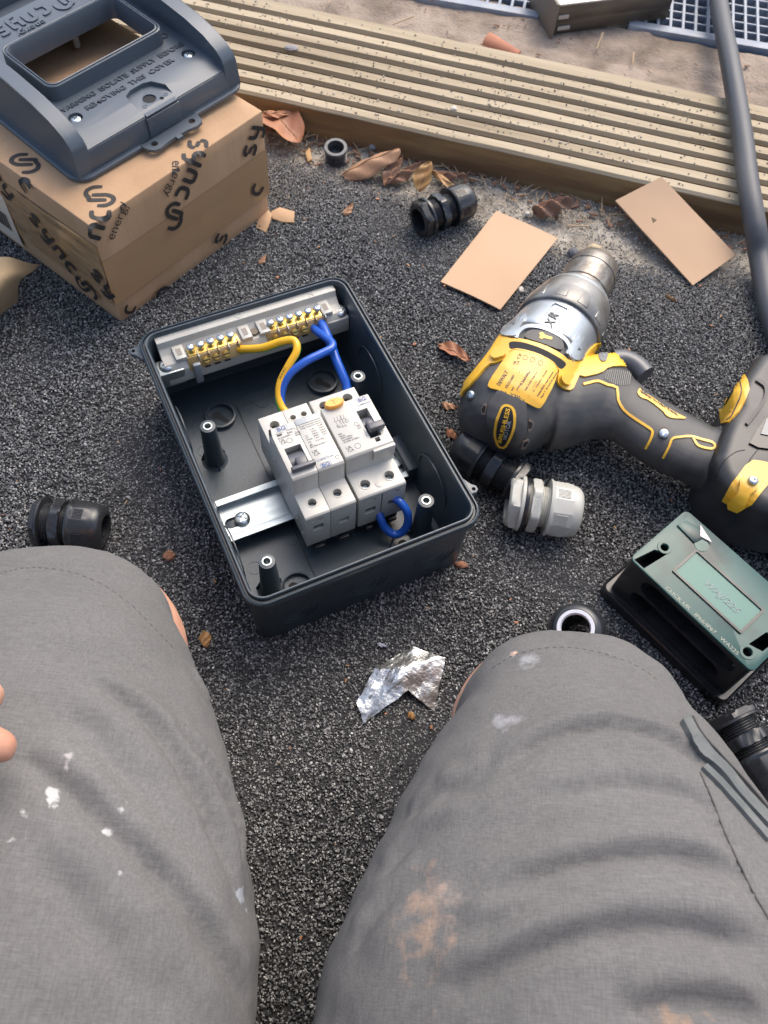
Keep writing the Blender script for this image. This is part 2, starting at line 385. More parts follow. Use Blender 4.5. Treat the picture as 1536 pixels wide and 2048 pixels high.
def wordmark(s, h, w):
    """strokes of the printed word: list of 2-D polylines and the total length"""
    out = []; x = 0
    for c in s:
        st, adv = GLY[c]
        for pl in st:
            pts = [Vector((a, b, 0)) for a, b in pl]; dd = [pts[0]]; hh = h*1.45 if c == 'S' else h
            for a, b, c_ in zip(pts, pts[1:], pts[2:]):
                r1 = min(0.16, (b-a).length/2, (c_-b).length/2); p0 = b+(a-b).normalized()*r1; p2 = b+(c_-b).normalized()*r1
                dd += [p0*(1-t)**2+b*2*t*(1-t)+p2*t*t for t in (0, .25, .5, .75, 1)]
            dd.append(pts[-1]); ee = []
            for a, b in zip(dd, dd[1:]):
                n = max(1, int((b-a).length/0.12)); ee += [a+(b-a)*(i/n) for i in range(n)]
            ee.append(dd[-1]); out.append([(x+p.x*hh, p.y*hh-(0.22*h if c == 'S' else 0)) for p in ee])
        x += adv*(h*1.45 if c == 'S' else h)+0.26*h
    return out, x
def stroke_fold(g, strokes, w, O, D, U, fold):
    """draws 2-D strokes on a folded sheet; O,D,U in sheet coordinates; fold(u,w) -> 3-D point"""
    D = Vector(D).normalized(); U = Vector(U).normalized(); O = Vector(O)
    for pl in strokes:
        P = [O+D*a+U*b for a, b in pl]; Lh, Rh = [], []
        for i in range(len(P)):
            t = (P[min(i+1, len(P)-1)]-P[max(i-1, 0)]).normalized(); s = Vector((-t.y, t.x))*(w/2)
            if i in (0, len(P)-1): s = s*0.75
            Lh.append(fold(*(P[i]+s))); Rh.append(fold(*(P[i]-s)))
        k = len(P); g.add(Lh+Rh, [(k+i, k+i+1, i+1, i) for i in range(k-1)])
def text_fold(g, s, size, O, D, U, fold, width=None):
    v, f, x0, x1 = tmesh(s); D = Vector(D).normalized(); U = Vector(U).normalized(); O = Vector(O); sx = width/(x1-x0) if width else size
    g.add([fold(*(O+D*((p[0]-x0)*sx)+U*(p[1]*size))) for p in v], f)

# =================================================================== CARDBOARD BOX
BX, BY, BT, BW, BH, BL = -0.2308, 0.4604, 0.9695, 0.1782, 0.1034, 0.262
m_card = mat('cardboard', (0.46, 0.29, 0.165), 0.85, col2=(0.39, 0.24, 0.13), nscale=30, bump=0.25, bscale=260, aniso=(1, 1, 0.15), detail=6)
m_cardtape = mat('clear_tape_on_card', (0.36, 0.215, 0.10), 0.13, col2=(0.47, 0.30, 0.15), nscale=34, bump=0.8, bscale=70, coat=1.0, detail=7, aniso=(1, .22, 1), dist=0.003)
m_ink = mat('black_ink', (0.022, 0.019, 0.018), 0.6)
box = empty('cardboard_box', frame(BX, BY, 0, BT), 'taped brown cardboard box with black lettering under the enclosure cover', 'cardboard box')
ZS = 0.046
def boxshell(g, x0, x1, y0, y1, z0, z1, bulge=0.0):
    n = 14; loops = []
    for k in range(7):
        z = z0+(z1-z0)*k/6; ring = []
        for (ax, ay, bx_, by_) in ((x0, y0, x1, y0), (x1, y0, x1, y1), (x1, y1, x0, y1), (x0, y1, x0, y0)):
            for i in range(n):
                t = i/n; x = ax+(bx_-ax)*t; y = ay+(by_-ay)*t
                b = bulge*math.sin(math.pi*t)*math.sin(math.pi*k/6); nx, ny = (by_-ay), -(bx_-ax); l = math.hypot(nx, ny)
                ring.append((x+nx/l*b, y+ny/l*b, z))
        loops.append(ring)
    return g.rings(loops)
g = G(); boxshell(g, 0.0012, BW-0.0012, 0.0012, BL-0.0012, 0.0, ZS+0.004, 0.0008)
obj('lower_tray', g, m_card, box, bev=0.0012, bang=60)
g = G(); boxshell(g, 0, BW, 0, BL, ZS, BH, 0.0012)
obj('lid', g, m_card, box, bev=0.0016, bang=60)
# tape: a band round the seam, wrinkled on the left face
def tapesheet(face, a0, a1, z0, z1, amp, off):
    na = 60; nz = 14; v = []; f = []
    for j in range(nz+1):
        for i in range(na+1):
            a = a0+(a1-a0)*i/na; z = z0+(z1-z0)*j/nz
            L = BW if face == 'r' else BL
            zl = (z-ZS)/(BH-ZS)
            b = 0.0012*math.sin(math.pi*min(1, max(0, a/L)))*math.sin(math.pi*min(1, max(0, zl))) if z > ZS else 0.0
            h = off+b+amp*abs(fn(a*0.6+z*1.3, z*2-a*0.7, 75, 5))
            h = max(h, off+b)
            v.append((a, -h, z) if face == 'r' else (-h, a, z))
    for j in range(nz):
        for i in range(na):
            k = j*(na+1)+i; f.append((k, k+1, k+na+2, k+na+1))
    return G().add(v, f)
m_tape2 = mat('smooth_tape_on_card', (0.37, 0.225, 0.115), 0.28, col2=(0.35, 0.21, 0.105), nscale=12, coat=.25)
g = tapesheet('r', 0.0, BW, 0.022, 0.068, 0.0001, 0.0005); link('parcel_tape', g.mesh('tape'), m_tape2, box, ang=60)
g = tapesheet('l', -0.0004, BL, 0.022, 0.084, 0.0016, 0.0005)
link('parcel_tape', g.mesh('tape'), m_cardtape, box, ang=60)
fr_r = lambda u, w: (u, -0.0016-0.0006*math.sin(math.pi*min(1, max(0, u/BW))), w) if w <= BH-0.001 else (u, max(-0.0012, w-BH), BH+0.0004)
fr_l = lambda v_, w: (-0.0022, v_, w) if w <= BH-0.001 else (max(-0.001, w-BH), v_, BH+0.0004)
def onbox_r(px, py):
    P = box.matrix_world.inverted() @ hitplane(px, py, box.matrix_world @ Vector((0, 0, 0)), box.matrix_world.to_3x3() @ Vector((0, 1, 0))); return (P.x, P.z)
def onbox_l(px, py):
    P = box.matrix_world.inverted() @ hitplane(px, py, box.matrix_world @ Vector((0, 0, 0)), box.matrix_world.to_3x3() @ Vector((1, 0, 0))); return (P.y, P.z)
bpy.context.view_layer.update()
g = G(); HH = 0.0135; SW = 0.0035
def put_r(s, O, D, energy=True, eoff=0.0):
    U = (-D[1], D[0]); st, Lw = wordmark(s, HH, SW); stroke_fold(g, st, SW, O, D, U, fr_r)
    if energy: 
        Dn = Vector(D).normalized(); Un = Vector(U).normalized(); text_fold(g, 'energy', 0.0115, Vector(O)+Dn*eoff-Un*0.0125, D, U, fr_r, width=0.030)
O2 = Vector(onbox_r(345, 425))          # the stroke symbol in the middle of the right face
D = Vector((-1, -1)).normalized(); Uv = Vector((1, -1)).normalized()
stl, Ls = wordmark('sync', HH, SW)
put_r('syncS', O2-D*(Ls+0.008)-Uv*0.007, (-1, -1), True, 0.024)
O3 = Vector(onbox_r(322, 572)); st3, _ = wordmark('S', HH, SW); stroke_fold(g, st3, SW, O3+Vector((0, 0.0)), (-1, -1), (1, -1), fr_r)
O1 = Vector(onbox_r(191, 482)); put_r('ncS', (max(0.004, O1.x), O1.y), (1, 1), True, 0.002)
O4 = Vector(onbox_r(508, 300)); put_r('sy', (BW-0.016, O4.y-0.004), (1, 1.6), False)
O5 = Vector(onbox_r(508, 372)); stl, _ = wordmark('c', HH, SW); stroke_fold(g, [[(a, b) for a, b in p if True] for p in stl], SW, (BW-0.014, O5.y-0.012), (1, 1), (-1, 1), fr_r)
O6 = Vector(onbox_r(455, 495)); stl, _ = wordmark('s', HH, SW); stroke_fold(g, stl, SW, (O6.x-0.006, 0.006), (1, 1), (-1, 1), fr_r)
O7 = Vector(onbox_r(262, 625)); stl, _ = wordmark('c', HH*.8, SW); stroke_fold(g, stl, SW*.8, (O7.x, 0.004), (1, 1), (-1, 1), fr_r)
# left face
def put_l(s, O, D, e=True):
    U = (D[1], -D[0]); st, Lw = wordmark(s, HH, SW); g0 = G(); stroke_fold(g0, st, SW, O, D, U, fr_l)
    if e:
        Dn = Vector(D).normalized(); Un = Vector(U).normalized(); text_fold(g0, 'energy', 0.0115, Vector(O)+Dn*0.02-Un*0.0125, D, U, fr_l, width=0.030)
    g.add(g0.v, [tuple(reversed(q)) for q in g0.f])
put_l('Scny', (0.150, 0.112), (-1, -1)); put_l('syncS', (0.085, 0.062), (-1, -1), False); put_l('Sc', (0.098, 0.116), (-1, -1), False); put_l('sy', (0.018, 0.048), (-1, -1), False)
put_l('nc', (0.19, 0.08), (-1, -1), False)
link('printed_lettering', g.mesh('print', recalc=False), m_ink, box)['kind'] = 'stuff'
# shipping label with bar code on the left face
c0 = onbox_l(50, 492); g = G(); v0, w0 = c0
g.add([(-0.0016, v0, w0), (-0.0016, v0+0.10, w0), (-0.0016, v0+0.10, w0+0.062), (-0.0016, v0, w0+0.062)], [(0, 1, 2, 3)])
lab = link('shipping_label', g.mesh('l'), mat('label_paper', (0.55, 0.47, 0.37), 0.6), box)
g = G(); yy = v0+0.008; random.seed(3)
while yy < v0+0.075:
    wd = random.choice([0.0006, 0.0006, 0.0012, 0.0018]); g.add([(-0.0019, yy, w0+0.012), (-0.0019, yy+wd, w0+0.012), (-0.0019, yy+wd, w0+0.030), (-0.0019, yy, w0+0.030)], [(0, 1, 2, 3)]); yy += wd+random.choice([0.0007, 0.0012])
g.add([(-0.0019, v0+0.03, w0+0.046), (-0.0019, v0+0.07, w0+0.046), (-0.0019, v0+0.07, w0+0.056), (-0.0019, v0+0.03, w0+0.056)], [(0, 1, 2, 3)])
text(g, '0196 5T6PSX', (-0.0017, v0+0.078, w0+0.035), (0, -1, 0), (0, 0, 1), size=0.008)
link('barcode', g.mesh('b', recalc=False), m_ink, lab)

# =================================================================== SCREWS (shared meshes)
m_zinc = mat('zinc_screw', (0.62, 0.66, 0.68), 0.28, metal=1.0, col2=(0.45, 0.50, 0.52), nscale=600, rough2=0.4)
m_steel = mat('galvanised_steel', (0.46, 0.50, 0.50), 0.34, metal=1.0, col2=(0.36, 0.40, 0.40), nscale=30, rough2=0.45, aniso=(.5, 4, 4))
m_brass = mat('brass', (0.78, 0.52, 0.14), 0.28, metal=1.0, col2=(0.60, 0.38, 0.10), nscale=300, rough2=0.4)
m_dark = mat('dark_hole', (0.01, 0.01, 0.011), 0.8)
def screwhead_mesh():
    g = G().lathe([(1.0, -0.3), (1.0, 0.12), (0.92, 0.30), (0.70, 0.44), (0.35, 0.52), (0.02, 0.55)], 28)
    tmp = obj('tmp', g, m_zinc); c = G()
    c.box(-0.62, 0.62, -0.11, 0.11, 0.18, 1); c2 = G().box(-0.11, 0.11, -0.62, 0.62, 0.18, 1); c3 = G().lathe([(0.30, 0.18), (0.30, 1)], 10)
    for cc in (c, c2, c3): boolcut(tmp, cc)
    me = tmp.data; bpy.data.objects.remove(tmp); return me
SCREW = screwhead_mesh()
def screw(parent, loc, r, rot=0.3, tilt=(0, 0), name='screw', m=None):
    o = bpy.data.objects.new(name, SCREW if m is None else SCREW.copy()); COL.objects.link(o); o.parent = parent
    if m is not None: o.data.materials.clear(); o.data.materials.append(m)
    o.location = loc; o.scale = (r, r, r); o.rotation_euler = (tilt[0], tilt[1], rot); return o

# =================================================================== ENCLOSURE COVER (on the box)
CO = Vector((-0.2477, 0.497)); CA = R(51.85)
m_cover = mat('cover_plastic', (0.068, 0.085, 0.102), 0.33, col2=(0.078, 0.096, 0.114), nscale=12, bump=0.22, bscale=1500, dist=0.0004)
m_cover_letter = mat('cover_letter', (0.045, 0.056, 0.068), 0.32)
cov = empty('enclosure_cover', Matrix.Translation((CO.x, CO.y, BH+0.0012)) @ Matrix.Rotation(CA, 4, 'Z') @ Matrix.Rotation(R(-1.6), 4, 'Y'),
            'slate grey plastic enclosure cover with window opening resting on the cardboard box', 'enclosure cover')
CWd, CLn = 0.166, 0.238
g = G(); rs = [rloop(CWd, CLn, .014, 0, 6, CWd/2, CLn/2), rloop(CWd, CLn, .014, .0022, 6, CWd/2, CLn/2), rloop(CWd-.002, CLn-.002, .013, .003, 6, CWd/2, CLn/2), rloop(CWd-.009, CLn-.009, .010, .003, 6, CWd/2, CLn/2), rloop(CWd-.011, CLn-.011, .008, 0, 6, CWd/2, CLn/2)]
g.rings(rs, close=True); obj('flange', g, m_cover, cov)
CHK = [(.0036, .0022), (.0042, .0235), (.0062, .0285), (.012, .0335), (.025, .0390), (.045, .0430), (.075, .0455), (.119, .0465)]
CHK = CHK+[(CLn-a, b) for a, b in reversed(CHK[:-1])]
for (u0_, u1_, s) in ((.0036, .0175, 1), (CWd-.0175, CWd-.0036, -1)):
    g = G(); rs = []
    for k, t in enumerate((0, .15, .5, .85, 1)):
        u = u0_+(u1_-u0_)*t; top = [0, 0, 0, 0, 0][k]
        rs.append([(u, a, b) for a, b in CHK])
    g.rings(rs); me = g.mesh('c', bev=0)
    bm = bmesh.new(); bm.from_mesh(me)
    out = u0_ if s == 1 else u1_
    for vv in bm.verts:
        if abs(vv.co.x-out) < 1e-5: vv.co.x += s*0.0028*max(0, (vv.co.z-.0022)/0.044); 
    es = [e for e in bm.edges if all(abs(v_.co.x-out) < 0.0032 for v_ in e.verts) and max(v_.co.z for v_ in e.verts) > .02 and abs(e.verts[0].co.y-e.verts[1].co.y) > 1e-4]
    es += [e for e in bm.edges if all(abs(v_.co.x-out) < 0.0032 for v_ in e.verts) and abs(e.verts[0].co.y-e.verts[1].co.y) < 0.0008]
    bmesh.ops.bevel(bm, geom=list(set(es)), offset=0.0042, segments=4, affect='EDGES', clamp_overlap=True); bm.to_mesh(me); bm.free()
    link('side_cheek', me, m_cover, cov, ang=50)
# panel with window opening and lock pocket
PNL = [(.0050, .0178), (.0052, .0198), (.0175, .0248), (.170, .0252), (.1705, .0120), (.200, .0120), (.2005, .0252), (CLn-.0175, .0248), (CLn-.0052, .0198), (CLn-.0050, .0178)]
poly = [(a, b) for a, b in PNL]+[(a, b-.0050) for a, b in reversed(PNL)]
u0_, u1_ = .0172, CWd-.0172
g = G().rings([[(u, a, b) for a, b in poly] for u in (u0_, u1_)])
pan = obj('front_panel', g, m_cover, cov)
cw, cl, cu, cvv = .108, .067, .082, .0885
g = G().prism(rrect(cw-.005, cl-.005, .006, 5, cu, cvv), .0, .05); boolcut(pan, g)
g = G().prism([(.070, .001), (.101, .001), (.1015, .017), (.096, .0275), (.090, .0300), (.078, .0300), (.0715, .0270), (.0695, .020)], .0216, .04); boolcut(pan, g)
g = G().lathe([(.0052, 0), (.0052, .05)], 24, Matrix.Translation((.0845, .0165, 0))); boolcut(pan, g)
g = G().lathe([(.0017, 0), (.0017, .05)], 14, Matrix.Translation((.0915, .0105, 0))); boolcut(pan, g)
for sx, sy in ((.030, .0335), (.138, .0335)):
    g = G().lathe([(.0055, .0215), (.0055, .05)], 24, Matrix.Translation((sx, sy, 0))); boolcut(pan, g)
    screw(cov, (sx, sy, .0222), .0043, 0.5)
g = G().box(.071, .1005, .003, .026, .0195, .0205); g.add([(.071+.031*i/8, .0036, .018) for i in range(1)], []); obj('lock_plate', g, m_cover, cov); lpo = bpy.data.objects['lock_plate']
for hx_, hy_, hr_ in ((.0845, .0165, .0050), (.0915, .0105, .0016)): obj('lock_hole', G().lathe([(hr_, .0205), (hr_, .02075)], 22, Matrix.Translation((hx_, hy_, 0))), m_dark, lpo)
g = G(); 
for x in (.0765, .0965): g.lathe([(.0018, .0205), (.0018, .0209), (.0013, .0209), (.0013, .0205)], 14, Matrix.Translation((x, .0115, .0010)), False, False)
obj('pin_boss', g, m_cover, cov)
# front and back walls
g = G()
g.rings([[(.015, .0032, .0022), (CWd-.015, .0032, .0022), (CWd-.015, .0060, .0022), (.015, .0060, .0022)], [(.0165, .0046, .0190), (CWd-.0165, .0046, .0190), (CWd-.0165, .0066, .0190), (.0165, .0066, .0190)]])
g.box(.015, CWd-.015, CLn-.006, CLn-.0035, .0022, .019)
obj('end_wall', g, m_cover, cov, bev=0.0005, kind='stuff')
g = G().box(.0700, .1010, .0022, .0036, .0028, .0185); obj('wall_pad', g, m_cover, cov, bev=0.0004)
# front lug tab with two holes
lug = G().prism([(.058, .003), (.060, -.006), (.063, -.0102), (.068, -.0115), (.076, -.010), (.080, -.0095), (.084, -.0095), (.084, -.0125), (.089, -.0125), (.089, -.0095), (.096, -.0098), (.104, -.0115), (.110, -.0100), (.112, -.006), (.113, .003)], .0004, .0030)
lg = obj('lug_tab', lug, m_cover, cov)
for x in (.0675, .1045): boolcut(lg, G().lathe([(.0028, -.01), (.0028, .02)], 20, Matrix.Translation((x, -.0042, 0))))
# window frame
def wl(d, z): return rloop(cw-2*d, cl-2*d, .009-d*.6, z, 6, cu, cvv)
g = G().rings([wl(0, .0245), wl(.0006, .0362), wl(.0014, .0368), wl(.0019, .0366), wl(.0022, .0352), wl(.0027, .0352), wl(.0029, .0368), wl(.0037, .0370), wl(.0042, .0362), wl(.0048, .0195), wl(.0040, .0195)], close=True)
obj('window_frame', g, m_cover, cov, ang=40)

# embossed wording
g = G(); text(g, 'WARNING  ISOLATE  SUPPLY  BEFORE', (.0235, .0435, .02515), (1, 0, 0), (0, 1, 0), width=.1190, size=.0066, bold=0.012, lift=.00045)
text(g, 'REMOVING  THIS  COVER', (.0415, .0335, .0251), (1, 0, 0), (0, 1, 0), width=.083, size=.0066, bold=0.012, lift=.00045)
text(g, 'O', (.1415, .060, .0252), (0, 1, 0), (-1, 0, 0), size=.009, lift=.00045)
thicken(g, .0006, (0, 0, 1)); link('raised_wording', g.mesh('w', recalc=False), m_cover_letter, cov)
g = G(); st, Lw = wordmark('Scnys', .0125, .003); stroke_fold(g, st, .0036, (.119, .1640), (-1, 0), (0, -1), lambda a, b: (a, b, .0262))
g2 = G().add(g.v, [q for q in g.f]); text(g2, 'energy', (.083, .1475, .0260), (-1, 0, 0), (0, -1, 0), width=.026, size=.0085)
g2.v = [(x, y-.003, z) for x, y, z in g2.v]
thicken(g2, .0012, (0, 0, 1)); link('raised_emblem', g2.mesh('w', recalc=True), m_cover, cov)
# peg seen through the window
g = G().lathe([(.0028, .0), (.0032, .012)], 14, Matrix.Translation((.100, .135, 0))); obj('peg', g, mat('peg_grey', (.30, .29, .27), .5), cov)

# =================================================================== ENCLOSURE BASE
EX, EY, ET = -0.0619, 0.3339, 0.5245
EM = frame(EX, EY, 0.0012, ET)
EMI = EM.inverted()
m_encl = mat('enclosure_plastic', (0.028, 0.040, 0.049), 0.30, col2=(0.034, 0.047, 0.057), nscale=15, bump=0.28, bscale=1700, dist=0.0004)
m_gasket = mat('gasket_black', (0.010, 0.011, 0.012), 0.35)
m_rim = mat('rim_plastic', (0.045, 0.058, 0.068), 0.3, col2=(0.06, 0.075, 0.088), nscale=90)
enc = empty('enclosure_box', EM, 'open dark grey plastic enclosure base with wired devices clipped on its rail', 'enclosure')
EW, EL, EZ = 0.162, 0.232, 0.0682
def el(i, z, r=None): return rloop(EW-2*i, EL-2*i, (0.0135-i*0.75) if r is None else r, z, 7)
g = G().rings([el(.0065, .0, .009), el(.0050, .0015, .010), el(.0036, .0560, .0105), el(.0034, .0600), el(.0003, .0606), el(0, .0615), el(0, .0672), el(.0006, .0680), el(.0014, .0682), el(.0019, .0675),
               el(.0021, .0655), el(.0034, .0655), el(.0036, .0684), el(.0041, .0690), el(.0048, .0690), el(.0053, .0684), el(.0056, .0640), el(.0066, .0600), el(.0090, .0090, .006), el(.0105, .0062, .005)])
shell = obj('shell', g, m_encl, enc, ang=38)
g = G().rings([el(.0022, .0656), el(.0023, .0664), el(.0032, .0664), el(.0033, .0656)], close=True); obj('gasket', g, m_gasket, enc)
g = G().rings([el(.0037, .0688), el(.0042, .0693), el(.0047, .0693), el(.0052, .0688), el(.0045, .0684)], close=True); obj('inner_lip', g, m_rim, enc)
for sx, sy, a in ((-.0805, .1045, 160), (.0805, -.0885, -25)):
    M = Matrix.Translation((sx, sy, 0)) @ Matrix.Rotation(R(a), 4, 'Z')
    pl = [(-.002, -.0085), (.001, -.0060), (.0040, -.0038), (.0072, -.0028), (.0086, 0), (.0072, .0028), (.0040, .0038), (.001, .0060), (-.002, .0085)]
    o = obj('hinge_lug', G().prism(pl, .0600, .0635, M), m_rim, enc, bev=0.0004)
    boolcut(o, G().lathe([(.0014, .05), (.0014, .08)], 14, M @ Matrix.Translation((.0054, 0, 0))))
# posts
for x, y in ((-.0572, .0340), (.0575, .0340), (.0570, -.0800), (-.0572, -.0800)):
    M = Matrix.Translation((x, y, 0))
    p = obj('screw_post', G().lathe([(.0098, .0060), (.0078, .0075), (.0070, .012), (.0055, .0490), (.0053, .0500), (.0032, .0502), (.0030, .0490), (.0028, .040)], 28, M, True, True), m_encl, enc)
    obj('threaded_insert', G().lathe([(.0030, .0500), (.0032, .0505), (.0024, .0505), (.0020, .0495), (.0019, .0420)], 20, M, False, True), m_steel, p)
    for a in range(3):
        MM = M @ Matrix.Rotation(R(30+120*a), 4, 'Z')
        obj('gusset', G().add([(.005, -.0007, .0062), (.0105, -.0007, .0062), (.0052, -.0007, .022), (.005, .0007, .0062), (.0105, .0007, .0062), (.0052, .0007, .022)], [(0, 1, 2), (3, 5, 4), (0, 3, 4, 1), (1, 4, 5, 2), (2, 5, 3, 0)], MM), m_encl, p)
# keyhole bosses
for x, y in ((-.0405, .0690), (.0440, .0695), (-.0405, -.0870), (.0430, -.0870)):
    M = Matrix.Translation((x, y, 0))
    k = obj('keyhole_boss', G().lathe([(.0118, .0062), (.0116, .0100), (.0103, .0102), (.0101, .0064)], 40, M, False, False), m_encl, enc)
    kh = []
    for i in range(17): a = R(-50+280*i/16); kh.append((.0034*math.cos(a), .0034+.0034*math.sin(a)))
    for i in range(9): a = R(180+180*i/8); kh.append((.0019*math.cos(a), -.0052+.0019*math.sin(a)))
    obj('keyhole', G().prism(kh, .0062, .00635, M @ Matrix.Rotation(R(35), 4, 'Z')), m_dark, k)
# floor marks, knock-outs
g = G().box(-.0262, -.0254, -.098, .074, .0060, .0070); g2 = g
obj('floor_groove', g, m_gasket, enc)
for x, y, r in ((-.062, .045, .0050), (-.0630, -.0040, .0055), (-.055, .085, .004), (-.062, -.060, .005), (-.030, -.050, .0045)):
    obj('floor_ring', G().lathe([(r, .0061), (r, .0065), (r-.0006, .0065), (r-.0006, .0061)], 26, Matrix.Translation((x, y, 0)), False, False), m_encl, enc)
g = G(); text(g, 'TOP', (-.0215, .0655, .0062), (1, 0, 0), (0, 1, 0), size=.0125, lift=.0004, width=.030); text(g, 'BG model', (-.018, .082, .0062), (1, 0, 0), (0, 1, 0), size=.0055, lift=.0003)
thicken(g, .0005, (0, 0, 1)); link('floor_wording', g.mesh('w', recalc=False), m_encl, enc)
obj('rail_pedestal', G().box(.0655, .0735, -.0400, -.0085, .006, .0235), m_encl, enc, bev=0.0008)
obj('rail_pedestal', G().box(-.0700, -.0560, -.0390, -.0080, .006, .0105), m_encl, enc, bev=0.0008)
def ringset(rs, M, name='knockout'):
    for r in rs: obj(name, G().lathe([(r, -.0002), (r, .0006), (r-.0010, .0006), (r-.0010, -.0002)], 44, M, False, False), m_encl, enc)
for x in (-.050, .0, .050):       # outer knock-outs on the near wall
    M = Matrix.Translation((x, -EL/2+.0046, .030)) @ Matrix.Rotation(R(90), 4, 'X'); ringset((.0155, .0115, .0070), M)
for y, r in ((-.060, .021), (.045, .021)):
    M = Matrix.Translation((EW/2-.0078, y, .034)) @ Matrix.Rotation(R(-92.5), 4, 'Y'); ringset((r,), M)
    M = Matrix.Translation((-EW/2+.0078, y, .034)) @ Matrix.Rotation(R(92.5), 4, 'Y'); ringset((r,), M)
for y in (-.05, .05): 
    ringset((.015, .010), Matrix.Translation((EW/2-.0046, y, .030)) @ Matrix.Rotation(R(90), 4, 'Y')); ringset((.015, .010), Matrix.Translation((-EW/2+.0046, y, .030)) @ Matrix.Rotation(R(-90), 4, 'Y'))
# DIN rail
RY = -.0236
pr = [(-.0175, .0184), (-.0175, .0172), (-.0135, .0172), (-.0135, .0112), (.0135, .0112), (.0135, .0172), (.0175, .0172), (.0175, .0184), (.0128, .0184), (.0122, .0180), (.0122, .0124), (-.0122, .0124), (-.0122, .0180), (-.0128, .0184)]
g = G().rings([[(x, RY+a, b) for a, b in pr] for x in (-.0705, .0655)])
rail = obj('din_rail', g, m_steel, enc, bev=0.0003, seg=1)
sl_ = []
for i in range(9): a = R(90+180*i/8); sl_.append((-.0655+.0042*math.cos(a), RY-.0005+.0042*math.sin(a)))
for i in range(9): a = R(-90+180*i/8); sl_.append((-.0555+.0042*math.cos(a), RY-.0005+.0042*math.sin(a)))
boolcut(rail, G().prism(sl_, .009, .016))
screw(rail, (-.0570, RY-.0008, .0132), .0056, 0.9)
g = G().lathe([(.0040, -.0), (.0040, .004), (.002, .0046)], 20, Matrix.Translation((.0625, RY-.002, .0125))); obj('rail_screw', g, m_steel, rail)

# =================================================================== TERMINAL BLOCK
m_cream = mat('terminal_plastic', (0.44, 0.43, 0.385), 0.45, col2=(0.39, 0.375, 0.33), nscale=40, bump=0.1, bscale=900, dist=.0004)
m_amber = mat('amber_base', (0.30, 0.20, 0.075), 0.35, col2=(0.36, 0.26, 0.12), nscale=80)
tb = empty('terminal_block', EM, 'long beige terminal block with brass bars and screws across the top of the enclosure', 'terminal block')
pr = [(.1125, .040), (.1125, .0640), (.1118, .0650), (.1045, .0650), (.1040, .0630), (.1030, .0600), (.0985, .0570), (.0900, .0570), (.0862, .0520), (.0855, .0400)]
g = G().rings([[(x, a, b) for a, b in pr] for x in (-.0690, .0700)]); obj('holder', g, m_cream, tb, bev=0.0005)
g = G().box(-.0745, -.0560, .0858, .1000, .0380, .0530); obj('end_foot', g, m_steel, tb, bev=0.0012)
g = G().box(.0560, .0735, .0858, .1000, .0380, .0530); obj('end_foot', g, m_cream, tb, bev=0.0012)
g = G().box(-.0500, -.0445, .0830, .0862, .0360, .0560); obj('clip', g, mat('clip_grey', (.20, .22, .23), .4), tb, bev=0.0008)
screw(tb, (-.0670, .0932, .0535), .0058, .4); screw(tb, (.0682, .0932, .0540), .0058, .9)
xl = [-.0476+.0076*i for i in range(5)]; xr = [.0139+.00744*i for i in range(6)]
for a, b, xs_, nlow in ((-.0525, -.0110, xl, (1, 2, 3)), (.0080, .0560, xr, (0, 1, 2, 3))):
    bar = obj('brass_bar', G().box(a+.002, b-.001, .0905, .0990, .0560, .0590), m_brass, tb, bev=0.0004)
    fr0 = obj('amber_tray', G().rings([[(x, .0862, .0485), (x, .0850, .0500), (x, .0893, .0585), (x, .0905, .0585), (x, .0905, .0485)] for x in (a, b)]), m_amber, tb, bev=0.0003)
    for x in xs_:
        o = obj('terminal_screw', G().lathe([(.0016, .058), (.0016, .0618), (.0018, .0622)], 16, Matrix.Translation((x, .0955, 0))), m_zinc, bar)
        screw(o, (x, .0955, .0625), .0028, random.random()*3, name='screw_head')
        obj('divider', G().box(x+.0033, x+.0041, .0868, .0930, .0560, .0600), m_cream if (x*1e4) % 3 < 1.5 else m_amber, bar, bev=.0002)
    for i in nlow:
        x = xs_[i]+.0006; M = Matrix.Translation((x, .0868, .0545)) @ Matrix.Rotation(R(52), 4, 'X')
        o = obj('brass_plug', G().lathe([(.0026, -.001), (.0026, .0012), (.0022, .0018), (.0004, .0019)], 18, M), m_brass, bar)
        obj('slot', G().box(-.0025, .0025, -.0004, .0004, .00185, .0021, M), m_dark, o)
        obj('wire_hole', G().box(x-.0022, x+.0022, .0845, .0856, .0488, .0503), m_dark, bar)
for x in (-.0560, -.0060, .0080, .0575):       # retaining tabs
    o = obj('retaining_tab', G().box(x-.0040, x+.0040, .0895, .1025, .0570, .0606), m_cream, tb, bev=0.0006)
    obj('tab_recess', G().box(x-.0018, x+.0018, .0925, .0990, .0606, .0608), mat('recess', (.22, .19, .16), .6), o)
obj('round_hole', G().lathe([(.0030, .0570), (.0030, .0590)], 22, Matrix.Translation((.0008, .0950, 0))), mat('recess2', (.12, .09, .06), .6), tb)
obj('moulded_ring', G().lathe([(.0024, .0649), (.0024, .0653), (.0019, .0653), (.0019, .0649)], 22, Matrix.Translation((-.0060, .1082, 0)), False, False), m_cream, tb)
g = G(); text(g, 'N', (.0490, .1056, .0650), (1, 0, 0), (0, 1, 0), size=.0060, lift=.0003); thicken(g, .0003, (0, 0, 1)); link('raised_letter', g.mesh('n', recalc=False), m_cream, tb)

